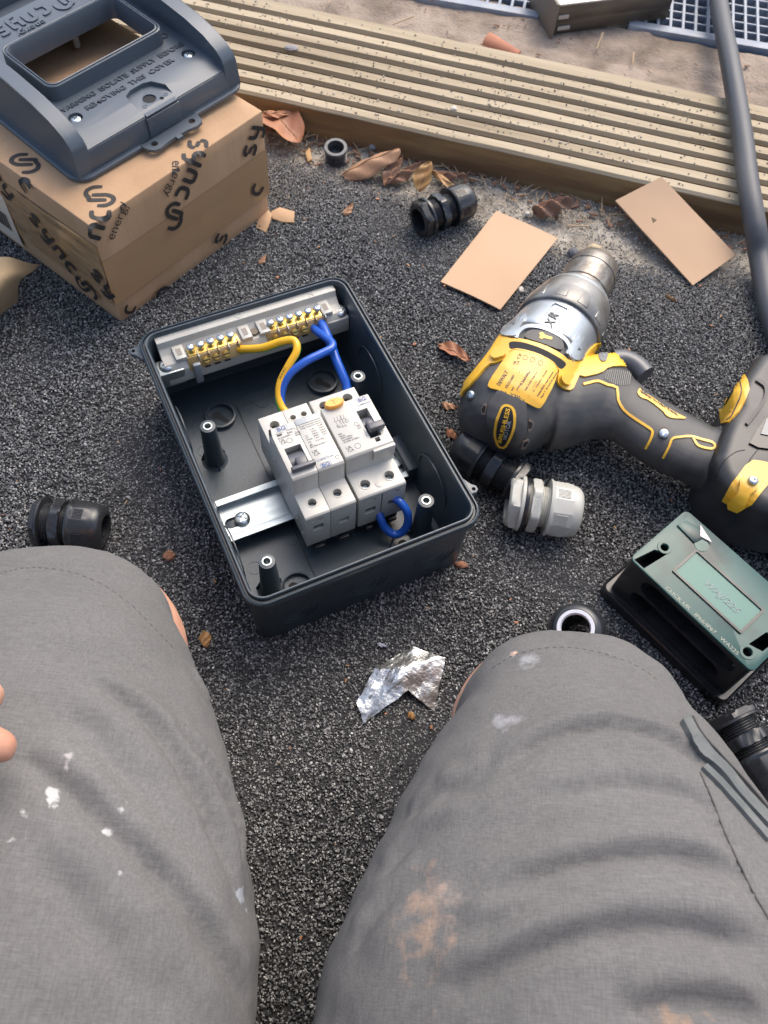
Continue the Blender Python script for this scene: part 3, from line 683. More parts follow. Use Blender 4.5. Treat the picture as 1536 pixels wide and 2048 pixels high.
# =================================================================== MODULAR DEVICES on the rail
m_abs = mat('device_plastic', (0.50, 0.48, 0.425), 0.40, col2=(0.465, 0.445, 0.39), nscale=25, bump=0.12, bscale=1600, dist=.0003)
m_tog = mat('toggle_dark', (0.075, 0.075, 0.085), 0.32)
m_orange = mat('orange_button', (0.85, 0.36, 0.055), 0.4)
m_blueink = mat('blue_ink', (0.05, 0.09, 0.22), 0.6); m_greyink = mat('grey_ink', (0.045, 0.045, 0.05), 0.6)
m_rec = mat('recess_grey', (0.17, 0.155, 0.14), 0.6)
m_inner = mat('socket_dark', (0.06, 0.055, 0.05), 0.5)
MY = -.0232; BZ, SZ, NZ = .0215, .0595, .0781
def module_body(parent, x0, x1, nb, nf, taper=0.0):
    pr = [(-.0667, BZ), (-.0667, SZ-.0012), (-.0655, SZ), (nf-.0006, SZ), (nf, NZ-.0016), (nf+.0014, NZ), (nb-.0014, NZ), (nb, NZ-.0016), (nb+.0004, SZ+.0002), (.0195, SZ), (.0205, SZ-.0012), (.0205, BZ)]
    return obj('body', G().rings([[(x, a, b) for a, b in pr] for x in (x0, x1)]), m_abs, parent, bev=0.0004, seg=2)
def well(body, parent, x, y, r=.0031, scr=True, z=SZ):
    boolcut(body, G().lathe([(r, z-.0065), (r, z+.004)], 26, Matrix.Translation((x, y, 0))))
    obj('well_ring', G().lathe([(r+.0007, z-.0001), (r+.0007, z+.00035), (r, z+.00035), (r, z-.0001)], 26, Matrix.Translation((x, y, 0)), False, False), m_abs, parent)
    if scr: screw(parent, (x, y, z-.0058), r*.90, random.random()*3, name='terminal_screw')
def entry(body, parent, x, z=.040, w=.0062, h=.0050):
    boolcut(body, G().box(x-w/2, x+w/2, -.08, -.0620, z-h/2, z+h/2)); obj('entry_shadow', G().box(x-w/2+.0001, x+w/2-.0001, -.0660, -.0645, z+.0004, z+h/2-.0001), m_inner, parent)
    o = obj('clamp', G().box(x-w/2+.0010, x+w/2-.0010, -.0656, -.0640, z-h/2+.0010, z+.0002), m_steel, parent, bev=.0002)
    obj('clamp_gap_shade', G().box(x-w/2, x+w/2, -.0642, -.0638, z-h/2, z+h/2), m_inner, parent)  # dark plate standing in for the shade deep inside the wire entry
def toggle(parent, xc, y0, w=.0100, bar_w=.0170, yb=-.0395, zb=.0845, ytop=-.0290):
    """rocker barrel with a paddle bar"""
    o = obj('toggle_barrel', G().lathe([(.0086, xc-w/2), (.0086, xc+w/2)], 40, Matrix.Translation((0, y0, .0702)), axis='x'), m_tog, parent)
    return o
# --- device 1: breaker pole and surge module side by side
d1 = empty('surge_protector', EM, 'cream twin module with wide dark toggle and printed data panel, nearer the left wall', 'surge protector')
b1 = module_body(d1, -.0248, -.0072, -.0030, -.0465)
b2 = module_body(d1, -.0070, .0114, -.0030, -.0465); b2.name = 'second_body'
# --- device 2: residual current breaker
d2 = empty('residual_breaker', EM, 'cream breaker with an orange oval test button, right of the twin module', 'breaker')
b3 = module_body(d2, .0132, .0478, -.0012, -.0450)
# seam notches
boolcut(b1, G().box(-.0210, -.0098, -.0415, -.0222, .0665, .09)); boolcut(b1, G().add([(-.0250, -.0035, .07), (-.0232, -.0030, .07), (-.0250, -.0130, .07), (-.0250, -.0035, .09), (-.0232, -.0030, .09), (-.0250, -.0130, .09)], [(0, 2, 1), (3, 4, 5), (0, 1, 4, 3), (1, 2, 5, 4), (2, 0, 3, 5)]))
boolcut(b3, G().box(.0345, .0425, -.0365, -.0128, .0665, .09))
obj('toggle_barrel', G().lathe([(.0086, -.0207), (.0086, -.0101)], 44, Matrix.Translation((0, -.0315, .0690)), axis='x'), m_tog, d1)
g = G(); g.box(-.0180, -.0110, -.0395, -.0330, .0740, .0815); obj('toggle_neck', g, m_tog, d1, bev=.0006)
obj('toggle_bar', G().box(-.0232, -.0066, -.0425, -.0392, .0788, .0828), m_tog, d1, bev=.0009, seg=3)
obj('toggle_barrel', G().lathe([(.0082, .0347), (.0082, .0423)], 44, Matrix.Translation((0, -.0235, .0690)), axis='x'), m_tog, d2)
obj('toggle_neck', G().box(.0360, .0400, -.0300, -.0240, .0740, .0815), m_tog, d2, bev=.0006)
obj('toggle_bar', G().box(.0352, .0464, -.0335, -.0282, .0790, .0838), m_tog, d2, bev=.0009, seg=3)
boolcut(b3, G().box(.0368, .0403, -.0405, -.0372, .0740, .09)); obj('window_dark', G().box(.0369, .0402, -.0404, -.0373, .0741, .0743), m_dark, d2)
# test button
ov = [(.0230+.0068*math.cos(R(a)), -.0022+.0036*math.sin(R(a))) for a in range(0, 360, 10)]
ov2 = [(.0230+.0062*math.cos(R(a)), -.0022+.0031*math.sin(R(a))) for a in range(0, 360, 10)]
g = G().rings([[(x, y, .0770) for x, y in ov], [(x, y, .0812) for x, y in ov], [(x, y, .0818) for x, y in ov2]]); tbn = obj('test_button', g, m_orange, d2)
g = G(); text(g, 'T', (.0212, -.0040, .0818), (1, 0, 0), (0, 1, 0), size=.0050, lift=.0001); link('button_letter', g.mesh('t', recalc=False), mat('letter_brown', (.45, .17, .02), .5), tbn)
# wells with screws
for x in (-.0160,): well(b1, d1, x, -.0565, .0030); well(b1, d1, x, .0105, .0034, False)
well(b2, d1, .0022, -.0560, .0030)
for x in (-.0020, .0060): well(b2, d1, x, .0115, .0021, False)
for x in (.0218, .0395): well(b3, d2, x, -.0572, .0034); well(b3, d2, x, .0125, .0036, False)
for x in (-.0160, -.0020, .0060): obj('well_floor', G().lathe([(.0034 if x < -.01 else .0021, SZ-.0064), (.0034 if x < -.01 else .0021, SZ-.0062)], 20, Matrix.Translation((x, .0105 if x < -.01 else .0115, 0))), m_inner, d1)
for x in (.0218, .0395): obj('well_floor', G().lathe([(.0036, SZ-.0064), (.0036, SZ-.0062)], 20, Matrix.Translation((x, .0125, 0))), m_inner, d2)
for y in (-.0605, .0150): obj('cap_disc', G().lathe([(.0027, SZ-.0002), (.0027, SZ+.0003), (.0024, SZ+.0004)], 26, Matrix.Translation((.0306, y, 0))), m_abs, d2)
# wire entries on the near end faces
for x in (-.0160,): entry(b1, d1, x, .0435, .0072, .0062)
boolcut(b2, G().box(-.0008, .0062, -.08, -.0640, .0372, .0425)); obj('shutter', G().box(-.0008, .0062, -.0646, -.0642, .0372, .0425), m_rec, d1)
for x in (.0222, .0392): entry(b3, d2, x, .0395, .0078, .0066)
boolcut(b3, G().box(.0299, .0307, -.08, -.0560, .020, .0560))
for x, z, bd, dv in ((-.0165, .0540, b1, d1), (.0225, .0535, b3, d2), (.0392, .0535, b3, d2)):
    oo = [(x+.0042*math.cos(R(a)), z+.0011*math.sin(R(a))) for a in range(0, 360, 15)]
    cut = G().rings([[(p, -.08, q_) for p, q_ in oo], [(p, -.0655, q_) for p, q_ in oo]]); boolcut(bd, cut)
    g = G(); text(g, 'N' if x > .03 else ('2' if x > 0 else '1'), (x+.0015, -.0667, z-.001), (1, 0, 0), (0, 0, 1), size=.0028, lift=.0002); link('moulded_mark', g.mesh('m', recalc=False), m_greyink, dv)
for x0, x1, dv in ((-.0235, -.0085, d1), (-.0055, .0100, d1), (.0150, .0285, d2), (.0322, .0465, d2)):
    obj('rail_clip', G().box(x0+.002, x1-.002, -.0655, -.030, .0150, BZ), m_gasket, dv, bev=.0005)
    obj('rail_clip_foot', G().box(x0+.004, x1-.004, -.0690, -.0655, .0150, .0190), m_gasket, dv, bev=.0004)
for y, z in ((-.010, .050), (-.050, .034), (.010, .040), (-.046, .066), (-.060, .030)):
    obj('rivet', G().lathe([(.0012, -.0002), (.0012, .0003), (.0009, .0005)], 14, Matrix.Translation((-.0248, y, z)) @ Matrix.Rotation(R(-90), 4, 'Y')), m_abs, d1)
# front seams on RCD step, label window
obj('front_step', G().box(.0322, .0478, -.0472, -.0449, .0672, .0779), m_abs, d2, bev=.0004)
obj('label_window', G().box(-.0064, .0104, -.0085, -.0036, NZ+.0001, NZ+.0004), mat('window_grey', (.36, .38, .38), .3), d1, bev=.0001)
obj('window_mark', G().box(.0008, .0014, -.0084, -.0037, NZ+.0004, NZ+.0006), m_abs, d1)
obj('status_slot', G().box(-.0215, -.0180, -.0114, -.0104, NZ+.0001, NZ+.0003), m_dark, d1)
def frame_line(g, x0, x1, y0, y1, z, w=.00022, r=.0008):
    pts = [Vector((a, b, z)) for a, b in rrect(x1-x0, y1-y0, r, 4, (x0+x1)/2, (y0+y1)/2)]; ribbon(g, pts, w, closed=True)
U_, V_ = (1, 0, 0), (0, 1, 0)
zt = NZ
# printed text, device 1
gb, gg = G(), G()
frame_line(gb, -.0208, -.0128, -.0082, -.0046, zt+.00015); text(gb, 'BG', (-.0198, -.0077, zt), U_, V_, width=.0060, size=.0036, bold=.03)
frame_line(gb, -.0042, .0030, -.0452, -.0420, zt+.00015); text(gb, 'BG', (-.0033, -.0448, zt), U_, V_, width=.0054, size=.0034, bold=.03)
text(gb, 'CUSPDT21N', (-.0050, -.0398, zt), U_, V_, width=.0115, size=.0023, bold=.01)
for s, x, y, w, h in (('Insulation', -.0222, -.0098, .0058, .0010), ('230/400V~', -.0146, -.0098, .0068, .0012), ('B40', -.0146, -.0122, .0038, .0018), ('IEC/EN60898-1', -.0218, -.0139, .0096, .0013), ('6000', -.0102, -.0140, .0040, .0014), ('BS3871', -.0102, -.0158, .0040, .0014), ('UK', -.0215, -.0163, .0038, .0020), ('CA', -.0213, -.0184, .0038, .0020),
                      ('Surge Protective Device', -.0055, -.0105, .0160, .0011), ('Surge Protective Device', -.0052, -.0122, .0150, .0011), ('L-N', .0005, -.0152, .0028, .0013), ('N-PE', .0062, -.0143, .0034, .0013), ('Uc', -.0045, -.0186, .0016, .0011), ('275V~', .0005, -.0172, .0042, .0013), ('275V~', .0062, -.0163, .0042, .0013), ('In', -.0045, -.0202, .0014, .0011), ('10kA', .0005, -.0190, .0038, .0013), ('10kA', .0062, -.0182, .0038, .0013), ('Imax', -.0045, -.0219, .0038, .0012), ('20kA', .0005, -.0208, .0038, .0013), ('20kA', .0062, -.0201, .0038, .0013), ('1.3kV', .0005, -.0226, .0038, .0013), ('1.3kV', .0062, -.0219, .0038, .0013), ('Up', -.0045, -.0240, .0018, .0012), ('T2/TYPE 2', .0004, -.0250, .0070, .0014), ('gL', -.0045, -.0262, .0022, .0014), ('IEC/EN 61643-11', -.0048, -.0282, .0126, .0014), ('UK', -.0052, -.0325, .0042, .0022), ('CA', -.0048, -.0349, .0042, .0022)):
    text(gg, s, (x, y, zt), U_, V_, width=w, size=h*1.35, bold=.012)
for (cx_, cy_, r) in ((-.0152, -.0172, .0019), (.0085, -.0412, .0012)):
    ribbon(gg, [Vector((cx_+r*math.cos(R(a)), cy_+r*math.sin(R(a)), zt+.00012)) for a in range(0, 360, 15)], .0003, closed=True)
ribbon(gg, [Vector((-.0090, -.0095, zt+.00012)), Vector((-.0090, -.0128, zt+.00012))], .00022); ribbon(gg, [Vector((-.0078, -.0095, zt+.00012)), Vector((-.0078, -.0128, zt+.00012))], .00022)
link('blue_print', gb.mesh('b', recalc=False), m_blueink, d1)['kind'] = 'stuff'; link('grey_print', gg.mesh('b', recalc=False), m_greyink, d1)['kind'] = 'stuff'
gb, gg = G(), G()
frame_line(gb, .0385, .0458, -.0066, -.0034, zt+.00015); text(gb, 'BG', (.0395, -.0062, zt), U_, V_, width=.0053, size=.0032, bold=.03)
text(gb, 'CUMR4030A', (.0372, -.0095, zt), U_, V_, width=.0098, size=.0018, bold=.01)
for s, x, y, w, h in (('40A', .0158, -.0262, .0028, .0015), ('30mA', .0160, -.0280, .0040, .0014), ('230V~50Hz', .0162, -.0298, .0082, .0013), ('Im=6000A', .0166, -.0315, .0075, .0013), ('IEC/EN 61008-1', .0168, -.0333, .0112, .0013), ('UK', .0163, -.0385, .0042, .0022), ('CA', .0167, -.0410, .0042, .0022), ('-25', .0295, -.0248, .0030, .0014), ('>|<', .0295, -.0265, .0030, .0012)):
    text(gg, s, (x, y, zt), U_, V_, width=w, size=h*1.35, bold=.012)
L_ = lambda *p: ribbon(gg, [Vector((a, b, zt+.00012)) for a, b in p], .0002)
for k in range(4):
    x = .0185+.0022*k; L_((x, -.0115), (x, -.0135), (x-.0008, -.0150)); L_((x, -.0155), (x, -.0185))
L_((.0172, -.0150), (.0265, -.0150)); L_((.0175, -.0185), (.0195, -.0205), (.0245, -.0205)); L_((.0215, -.0150), (.0215, -.0215)); L_((.0232, -.0115), (.0232, -.0215))
for (cx_, cy_, r) in ((.0188, -.0195, .0010), (.0255, -.0175, .0012), (.0242, -.0385, .0020), (.0305, -.0222, .0014)):
    ribbon(gg, [Vector((cx_+r*math.cos(R(a)), cy_+r*math.sin(R(a)), zt+.00012)) for a in range(0, 360, 20)], .00022, closed=True)
L_((.0330, -.0280), (.0330, -.0345))
link('blue_print', gb.mesh('b', recalc=False), m_blueink, d2)['kind'] = 'stuff'; link('grey_print', gg.mesh('b', recalc=False), m_greyink, d2)['kind'] = 'stuff'

# =================================================================== WIRES
m_bluew = mat('blue_pvc', (0.012, 0.085, 0.42), 0.28, coat=.2); m_yel = mat('yellow_pvc', (0.80, 0.42, 0.01), 0.28, coat=.2); m_grn = mat('green_pvc', (0.01, 0.33, 0.08), 0.3); m_cop = mat('copper', (0.75, 0.32, 0.14), 0.35, metal=.8)
def Z1(x, y, z): return EMI @ W(250+x/2.104, 540+y/2.104, z)
def wire(name, pts, r, m, label):
    t = empty(name, EM, label, 'wire'); P = cr(pts, 10)
    link('insulation', G().tube(P, r, 16).mesh('w'), m, t); return t, P
w1, P1 = wire('earth_wire', [Z1(458, 328, .053), Z1(500, 332, .056), Z1(580, 326, .062), Z1(660, 300, .068), Z1(712, 298, .070), Z1(722, 340, .068), Z1(690, 400, .062), Z1(655, 470, .054), Z1(648, 530, .048), Z1(662, 580, .044), Z1(690, 612, .042), Vector((-.0040, .0190, .040))], .0028, m_yel, 'yellow and green earth wire curving down from the brass bar')
# green stripe along the underside
Pg = [p+Vector((.0004, -.0007, -.0008)) for p in P1]
link('green_stripe', G().tube([p+Vector((.0012*math.sin(i*.045+.5), -.0006, -.0010-.0004*math.cos(i*.05))) for i, p in enumerate(P1)], .0022, 12).mesh('g'), m_grn, w1)
g = G(); 
idx = 62
for k, s in enumerate('CORWIRE'):
    p = P1[min(len(P1)-3, idx+k)]; t = (P1[idx+k+1]-P1[idx+k]).normalized()
    text(g, s, p+Vector((-.0018, 0, .0024)), t, t.cross(Vector((0, 0, 1)))*-1, size=.0022)
link('wire_print', g.mesh('p', recalc=False), m_greyink, w1)['kind'] = 'stuff'
w2, P2 = wire('blue_wire', [Z1(782, 226, .052), Z1(805, 255, .055), Z1(845, 285, .060), Z1(872, 308, .063), Z1(868, 330, .064), Z1(830, 350, .064), Z1(760, 385, .063), Z1(700, 430, .059), Z1(668, 480, .053), Z1(656, 535, .047), Z1(662, 580, .043), Z1(672, 606, .041), Vector((-.0160, .0195, .040))], .0030, m_bluew, 'blue wire looping from the brass bar down to the twin module')
w3, P3 = wire('blue_wire', [Z1(815, 205, .053), Z1(835, 240, .056), Z1(865, 310, .057), Z1(890, 380, .054), Z1(915, 440, .050), Z1(935, 500, .045), Vector((.0395, .0195, .040))], .0034, m_bluew, 'straight blue wire running from the brass bar to the orange button breaker')
for P_, w_ in ((P1, w1), (P2, w2), (P3, w3)):
    d_ = (P_[0]-P_[1]).normalized(); obj('copper_end', G().tube([P_[0]-d_*.001, P_[0]+d_*.0035], .0014, 10), m_cop, w_)
w4, P4 = wire('blue_jumper', [Vector((.0405, -.0660, .0420)), Vector((.0430, -.0705, .0415)), Vector((.0455, -.0765, .0365)), Vector((.0450, -.0800, .0270)), Vector((.0410, -.0810, .0185)), Vector((.0355, -.0790, .0160)), Vector((.0310, -.0740, .0200)), Vector((.0295, -.0690, .0260)), Vector((.0300, -.062, .030))], .0029, m_bluew, 'short blue loop bending out of the near end of the orange button breaker')
obj('copper_end', G().tube([Vector((.0370, -.0620, .0410)), Vector((.0395, -.0655, .0420)), Vector((.0405, -.0662, .0420))], .0020, 10), m_cop, w4)

# =================================================================== CABLE GLANDS
m_glb = mat('gland_black', (0.018, 0.019, 0.021), 0.20, col2=(0.026, 0.027, 0.029), nscale=60, rough2=0.30)
m_glg = mat('gland_grey', (0.46, 0.46, 0.41), 0.42, col2=(0.42, 0.41, 0.36), nscale=50)
m_glw = mat('gland_seal_white', (0.55, 0.56, 0.60), 0.35)
def polyring(x, ns, af, rmax, n=72, rot=0.0):
    out = []
    for i in range(n):
        a = 2*math.pi*i/n
        r = rmax
        if ns: b = ((a-rot) % (2*math.pi/ns))-math.pi/ns; r = min(rmax, af/math.cos(b))
        out.append((x, r*math.cos(a), r*math.sin(a)))
    return out
def gland(A, B, Rr, m, label, roll=0.2, flip=False, fr=None, txt=None, seal=None, grp='cable glands scattered on the tarmac', upright=False):
    """A = lock-nut end, B = dome end (axis points)"""
    X = (B-A); L = X.length; X.normalize(); Y = Vector((0, 0, 1)).cross(X)
    Y = Vector((0, 1, 0)) if Y.length < 0.1 else Y.normalized(); Z = X.cross(Y)
    M = Matrix(((X.x, Y.x, Z.x, A.x), (X.y, Y.y, Z.y, A.y), (X.z, Y.z, Z.z, A.z), (0, 0, 0, 1))) @ Matrix.Rotation(roll, 4, 'X')
    t = empty('cable_gland', M, label, 'cable gland', grp)
    f = fr or (0.13, 0.28, 0.42, 0.52, 0.82)
    a, b, c, d, e = [q*L for q in f]; af = Rr*0.868
    # lock nut: six flats + washer flange, bored through
    bo = Rr*0.62
    rs = [polyring(0, 0, 0, bo), polyring(0, 0, 0, Rr*.80), polyring(Rr*.06, 6, af, Rr*.90), polyring(a*.30, 6, af, Rr*.995), polyring(a*.72, 6, af, Rr*.995), polyring(a*.74, 0, 0, Rr*.97), polyring(a*.80, 0, 0, Rr*1.0), polyring(a, 0, 0, Rr*1.0), polyring(a*1.01, 0, 0, bo)]
    link('lock_nut', G().rings(rs, close=True).mesh('n'), m, t, ang=28)
    # threaded barrel, hollow, with real thread rings
    pr = [(bo*.93, 0.001)]
    pr += [(Rr*.70, 0.001)]
    x = 0.002; pt = 0.0016
    while x < d+0.002:
        pr += [(Rr*.70, x), (Rr*.745, x+pt*.45), (Rr*.745, x+pt*.6)]; x += pt
    pr += [(Rr*.68, x), (bo*.93, x)]
    g = G(); n = 48; rs = [[(h, r*math.cos(2*math.pi*i/n), r*math.sin(2*math.pi*i/n)) for i in range(n)] for r, h in pr]
    link('threaded_barrel', g.rings(rs, close=True).mesh('b'), m, t, ang=25)
    g = G().rings([polyring(b, 0, 0, Rr*.6), polyring(b, 0, 0, Rr*.9), polyring(b+.0008, 6, af, Rr*.97, rot=.35), polyring(c-.0008, 6, af, Rr*.97, rot=.35), polyring(c, 0, 0, Rr*.9), polyring(c, 0, 0, Rr*.6)], close=True)
    hx = link('hex_body', g.mesh('h'), m, t, ang=28)
    # dome nut
    af2 = Rr*.955
    rs = [polyring(d, 0, 0, Rr*.72), polyring(d, 0, 0, Rr*1.02), polyring(d+.0012, 0, 0, Rr*1.04), polyring(d+.0022, 0, 0, Rr*1.0), polyring(d+.0030, 12, af2, Rr*.985), polyring(e-.0012, 12, af2*.985, Rr*.97), polyring(e, 0, 0, Rr*.93)]
    for k in range(1, 7): q = k/6*math.pi/2; rs.append(polyring(e+(L-e)*math.sin(q), 0, 0, Rr*(.93-.34*(1-math.cos(q)))))
    rs += [polyring(L*.995, 0, 0, Rr*.52), polyring(L*.9, 0, 0, Rr*.50), polyring(d+.002, 0, 0, Rr*.50)]
    dn = link('dome_nut', G().rings(rs, close=True).mesh('d'), m, t, ang=25)
    me = None
    for fc in range(0, 12, 2):
        an = (fc+.5)*math.pi/6
        g = G()
        for k in range(-3, 4):
            g.box(d+.0045, e-.0035, k*.0011-.0003, k*.0011+.0003, af2*.98-.0002, af2*.985+.0006)
        o = link('grip_ridges', g.mesh('g', bev=0), m, dn); o.rotation_euler = (an-math.pi/2, 0, 0); o['kind'] = 'stuff'
    # inner seal
    sm_ = seal or mat('gland_inner', (0.006, 0.006, 0.007), 0.5)
    rs = [polyring(L*.93, 0, 0, Rr*.51), polyring(L*.93, 0, 0, Rr*.44), polyring(L*.3, 0, 0, Rr*.42), polyring(L*.3, 0, 0, Rr*.51)]
    if seal: rs = [polyring(L*.998, 0, 0, Rr*.63), polyring(L*1.012, 0, 0, Rr*.61), polyring(L*1.012, 0, 0, Rr*.51), polyring(L*.97, 0, 0, Rr*.47), polyring(L*.9, 0, 0, Rr*.5)]
    link('seal', G().rings(rs, close=True).mesh('s'), sm_, t)
    if txt:
        g = G(); an = math.pi/6*0+.35+math.pi/6
        for kk in range(6):
            an = .35+math.pi/6+kk*math.pi/3
            yv = Vector((0, -math.sin(an), math.cos(an))); nv = Vector((0, math.cos(an), math.sin(an)))
            if kk % 2 == 0:
                u = -yv; v = nv.cross(u)
                text(g, txt, nv*(af+.0000)+Vector(((b+c)/2, 0, 0))-u*.0065-v*.0020, u, v, size=.0050, lift=.0003, width=.013)
        link('moulded_text', g.mesh('t', recalc=False), m, hx)
    return t
gA = W(72, 1042, .0180); gB = W(212, 1056, .0180)
gland(gA, gB, .0178, m_glb, 'black cable gland on its side in front of the left knee', roll=0.25)
gland(W(1014, 1002, .0205), W(1160, 1026, .0205), .0200, m_glg, 'light grey cable gland beside the corner of the enclosure', roll=1.2, fr=(.20, .30, .43, .54, .86), txt='M25x1.5')
gland(W(836, 441, .0170), W(940, 398, .0170), .0170, m_glb, 'black cable gland on the tarmac above the cardboard card', roll=0.5, fr=(.18, .34, .46, .60, .88))
gland(W(1046, 972, .0172), W(912, 888, .0185), .0172, m_glb, 'black cable gland lying between the drill and the enclosure', roll=0.1, fr=(.14, .34, .48, .60, .88), txt='25 IP68')
gland(W(1158, 1282, .002), W(1151, 1256, .046), .0190, m_glb, 'black cable gland standing upright behind the right knee', seal=m_glw)
gland(W(1455, 1428, .0180), W(1558, 1590, .0180), .0178, m_glb, 'black cable gland beside the right thigh below the green lidded box', roll=0.9)
# small O-ring on the grey gland
g = G(); X0 = (W(1160, 1026, .0205)-W(1014, 1002, .0205)); M0 = None
gg_ = [o for o in bpy.data.objects if o.get('label', '').startswith('light grey cable')][0]
Lg = X0.length; g.rings([polyring(.205*Lg, 0, 0, .0150), polyring(.21*Lg, 0, 0, .0187), polyring(.235*Lg, 0, 0, .0190), polyring(.26*Lg, 0, 0, .0187), polyring(.27*Lg, 0, 0, .0150)], close=True)
link('rubber_ring', g.mesh('r'), m_glb, gg_)
# threaded plug by the board
p = W(672, 318, 0)
g = G().lathe([(.0105, 0), (.0105, .001)]+[(r, .001+.0016*i+h) for i in range(9) for r, h in ((.0088, 0), (.0103, .0006), (.0103, .0010))]+[(.0108, .0165), (.0112, .0175), (.0112, .0200), (.0105, .0206), (.0078, .0206), (.0074, .0196), (.0070, .0080)], 36)
tp = setp(empty('threaded_plug', Matrix.Translation((p.x, p.y, .0005)) @ Matrix.Rotation(R(9), 4, 'X') @ Matrix.Diagonal((1, 1, .72, 1))), 'small grey threaded plug standing by the board next to the curled leaf', 'plug')
link('plug_body', g.mesh('p'), mat('plug_grey', (.030, .032, .036), .28, col2=(.07, .075, .08), nscale=300), tp)

# =================================================================== GREEN LIDDED BOX
m_blk = mat('black_gloss', (0.012, 0.012, 0.013), 0.22, col2=(0.018, 0.018, 0.019), nscale=50, rough2=0.4)
m_green = mat('green_lid', (0.028, 0.080, 0.070), 0.26, col2=(0.014, 0.032, 0.030), nscale=28, spec=.35, nlo=.42, nhi=.62)
m_green2 = mat('green_window', (0.045, 0.150, 0.122), 0.26, col2=(0.026, 0.070, 0.060), nscale=24, spec=.35, nlo=.48, nhi=.7)
HT = .055
K1 = W(1258, 1118, HT); K3 = W(1503, 1347, HT); ang = math.atan2(K3.y-K1.y, K3.x-K1.x); LGB = (K3-K1).length
GBM = frame(K1.x, K1.y, .0015, ang); GBI = GBM.inverted()
gb_ = empty('junction_box', GBM, 'black slotted junction box with a translucent green lid at the right edge', 'junction box')
WGB = .058
def GP(px, py, z=HT): q = GBI @ W(px, py, z+.0015); return (q.x, q.y)
g = G().rings([rloop(LGB+.010, WGB+.010, .006, 0, 5, LGB/2, WGB/2), rloop(LGB+.010, WGB+.010, .006, .009, 5, LGB/2, WGB/2), rloop(LGB+.008, WGB+.008, .005, .0100, 5, LGB/2, WGB/2), rloop(LGB+.006, WGB+.006, .004, .0090, 5, LGB/2, WGB/2), rloop(LGB+.002, WGB+.002, .004, .0090, 5, LGB/2, WGB/2)])
obj('skirt', g, m_blk, gb_)
g = G().rings([rloop(LGB, WGB, .003, .0085, 4, LGB/2, WGB/2), rloop(LGB-.002, WGB-.002, .003, HT-.0022, 4, LGB/2, WGB/2)])
bd = obj('housing', g, m_blk, gb_)
def stad(x0, x1, z0, z1, y0, y1):
    r = (z1-z0)/2; zc = (z0+z1)/2; P = [(x1-r+r*math.sin(R(a)), zc+r*math.cos(R(a))) for a in range(0, 181, 15)]+[(x0+r-r*math.sin(R(a)), zc-r*math.cos(R(a))) for a in range(0, 181, 15)]
    return G().rings([[(x, y0, z) for x, z in P], [(x, y1, z) for x, z in P]])
boolcut(bd, stad(.016, LGB-.008, .0325, .0480, -.01, .020)); boolcut(bd, stad(.014, LGB-.012, .0140, .0290, -.01, .020))
lid = obj('green_lid', G().prism(rrect(LGB, WGB, .004, 4, LGB/2, WGB/2), HT-.0022, HT), m_green, gb_, bev=.0004)
def hole(poly): 
    P = [GP(*q) for q in poly]; g = G().prism(P, HT-.02, HT+.01); boolcut(lid, g); g = G().prism(P, HT-.018, HT+.01); boolcut(bd, g)
hole([(1268, 1119), (1309, 1099), (1338, 1106), (1288, 1137)]); hole([(1497, 1288), (1533, 1264), (1560, 1275), (1525, 1303)])
for px, py, r in ((1329, 1095, .0027), (1383, 1066, .0024), (1495, 1304, .0030)):
    x, y = GP(px, py); M = Matrix.Translation((x, y, 0))
    boolcut(lid, G().lathe([(r, HT-.02), (r, HT+.01)], 20, M)); boolcut(bd, G().lathe([(r, HT-.02), (r, HT+.01)], 20, M))
    obj('hole_rim', G().lathe([(r+.0022, HT-.0001), (r+.0020, HT+.0005), (r+.0003, HT+.0005), (r, HT-.0010)], 26, M, False, False), m_green, lid)
fa, fb, fc_, fd = GP(1336, 1138), GP(1395, 1107), GP(1536, 1222), GP(1478, 1264)
x0 = (fa[0]+fb[0])/2; x1 = (fc_[0]+fd[0])/2; y1 = (fb[1]+fc_[1])/2; y0 = (fa[1]+fd[1])/2
g = G().rings([rloop(x1-x0-2*d_, y1-y0-2*d_, .0008, z, 2, (x0+x1)/2, (y0+y1)/2) for d_, z in ((0, HT), (0, HT+.0012), (.0015, HT+.0012), (.0015, HT))], close=True); obj('window_rim', g, m_blk, lid)
obj('window_pane', G().box(x0+.0010, x1-.0010, y0+.0010, y1-.0010, HT, HT+.0002), m_green2, lid)
x, y = GP(1403, 1090); obj('round_pad', G().lathe([(.0048, HT), (.0048, HT+.0003)], 26, Matrix.Translation((x, y, 0))), m_green2, lid)
xe, ye = GP(1383, 1066); obj('corner_tab', G().prism([(xe-.010, ye-.0035), (xe+.006, ye-.005), (xe+.008, ye+.004), (xe+.002, ye+.007), (xe-.008, ye+.004)], HT-.001, HT+.0012), m_green, lid, bev=.0004)
xe, ye = GP(1408, 1062); obj('paper_corner', G().prism([(xe-.0045, ye+.001), (xe+.001, ye-.006), (xe+.009, ye-.0035)], HT+.0008, HT+.0014), mat('white_paper', (.62, .56, .52), .7), gb_)
for k in (0.0, .0045): obj('steel_pin', G().lathe([(.0014, .0), (.0014, .004), (.0008, .005)], 12, Matrix.Translation((xe+.009+k, ye+.002, HT-.006)) @ Matrix.Rotation(R(60), 4, 'X')), m_steel, gb_)
m_sil = mat('silver_print', (.24, .25, .19), .4)
g = G(); tx = GP(1335, 1173); text(g, 'CLICK UK   IP66/IP67   WA225', (tx[0], tx[1]-.0022, HT), (1, 0, 0), (0, 1, 0), width=.058, size=.0036, lift=.0002); link('printed_line', g.mesh('t', recalc=False), m_sil, lid)['kind'] = 'stuff'
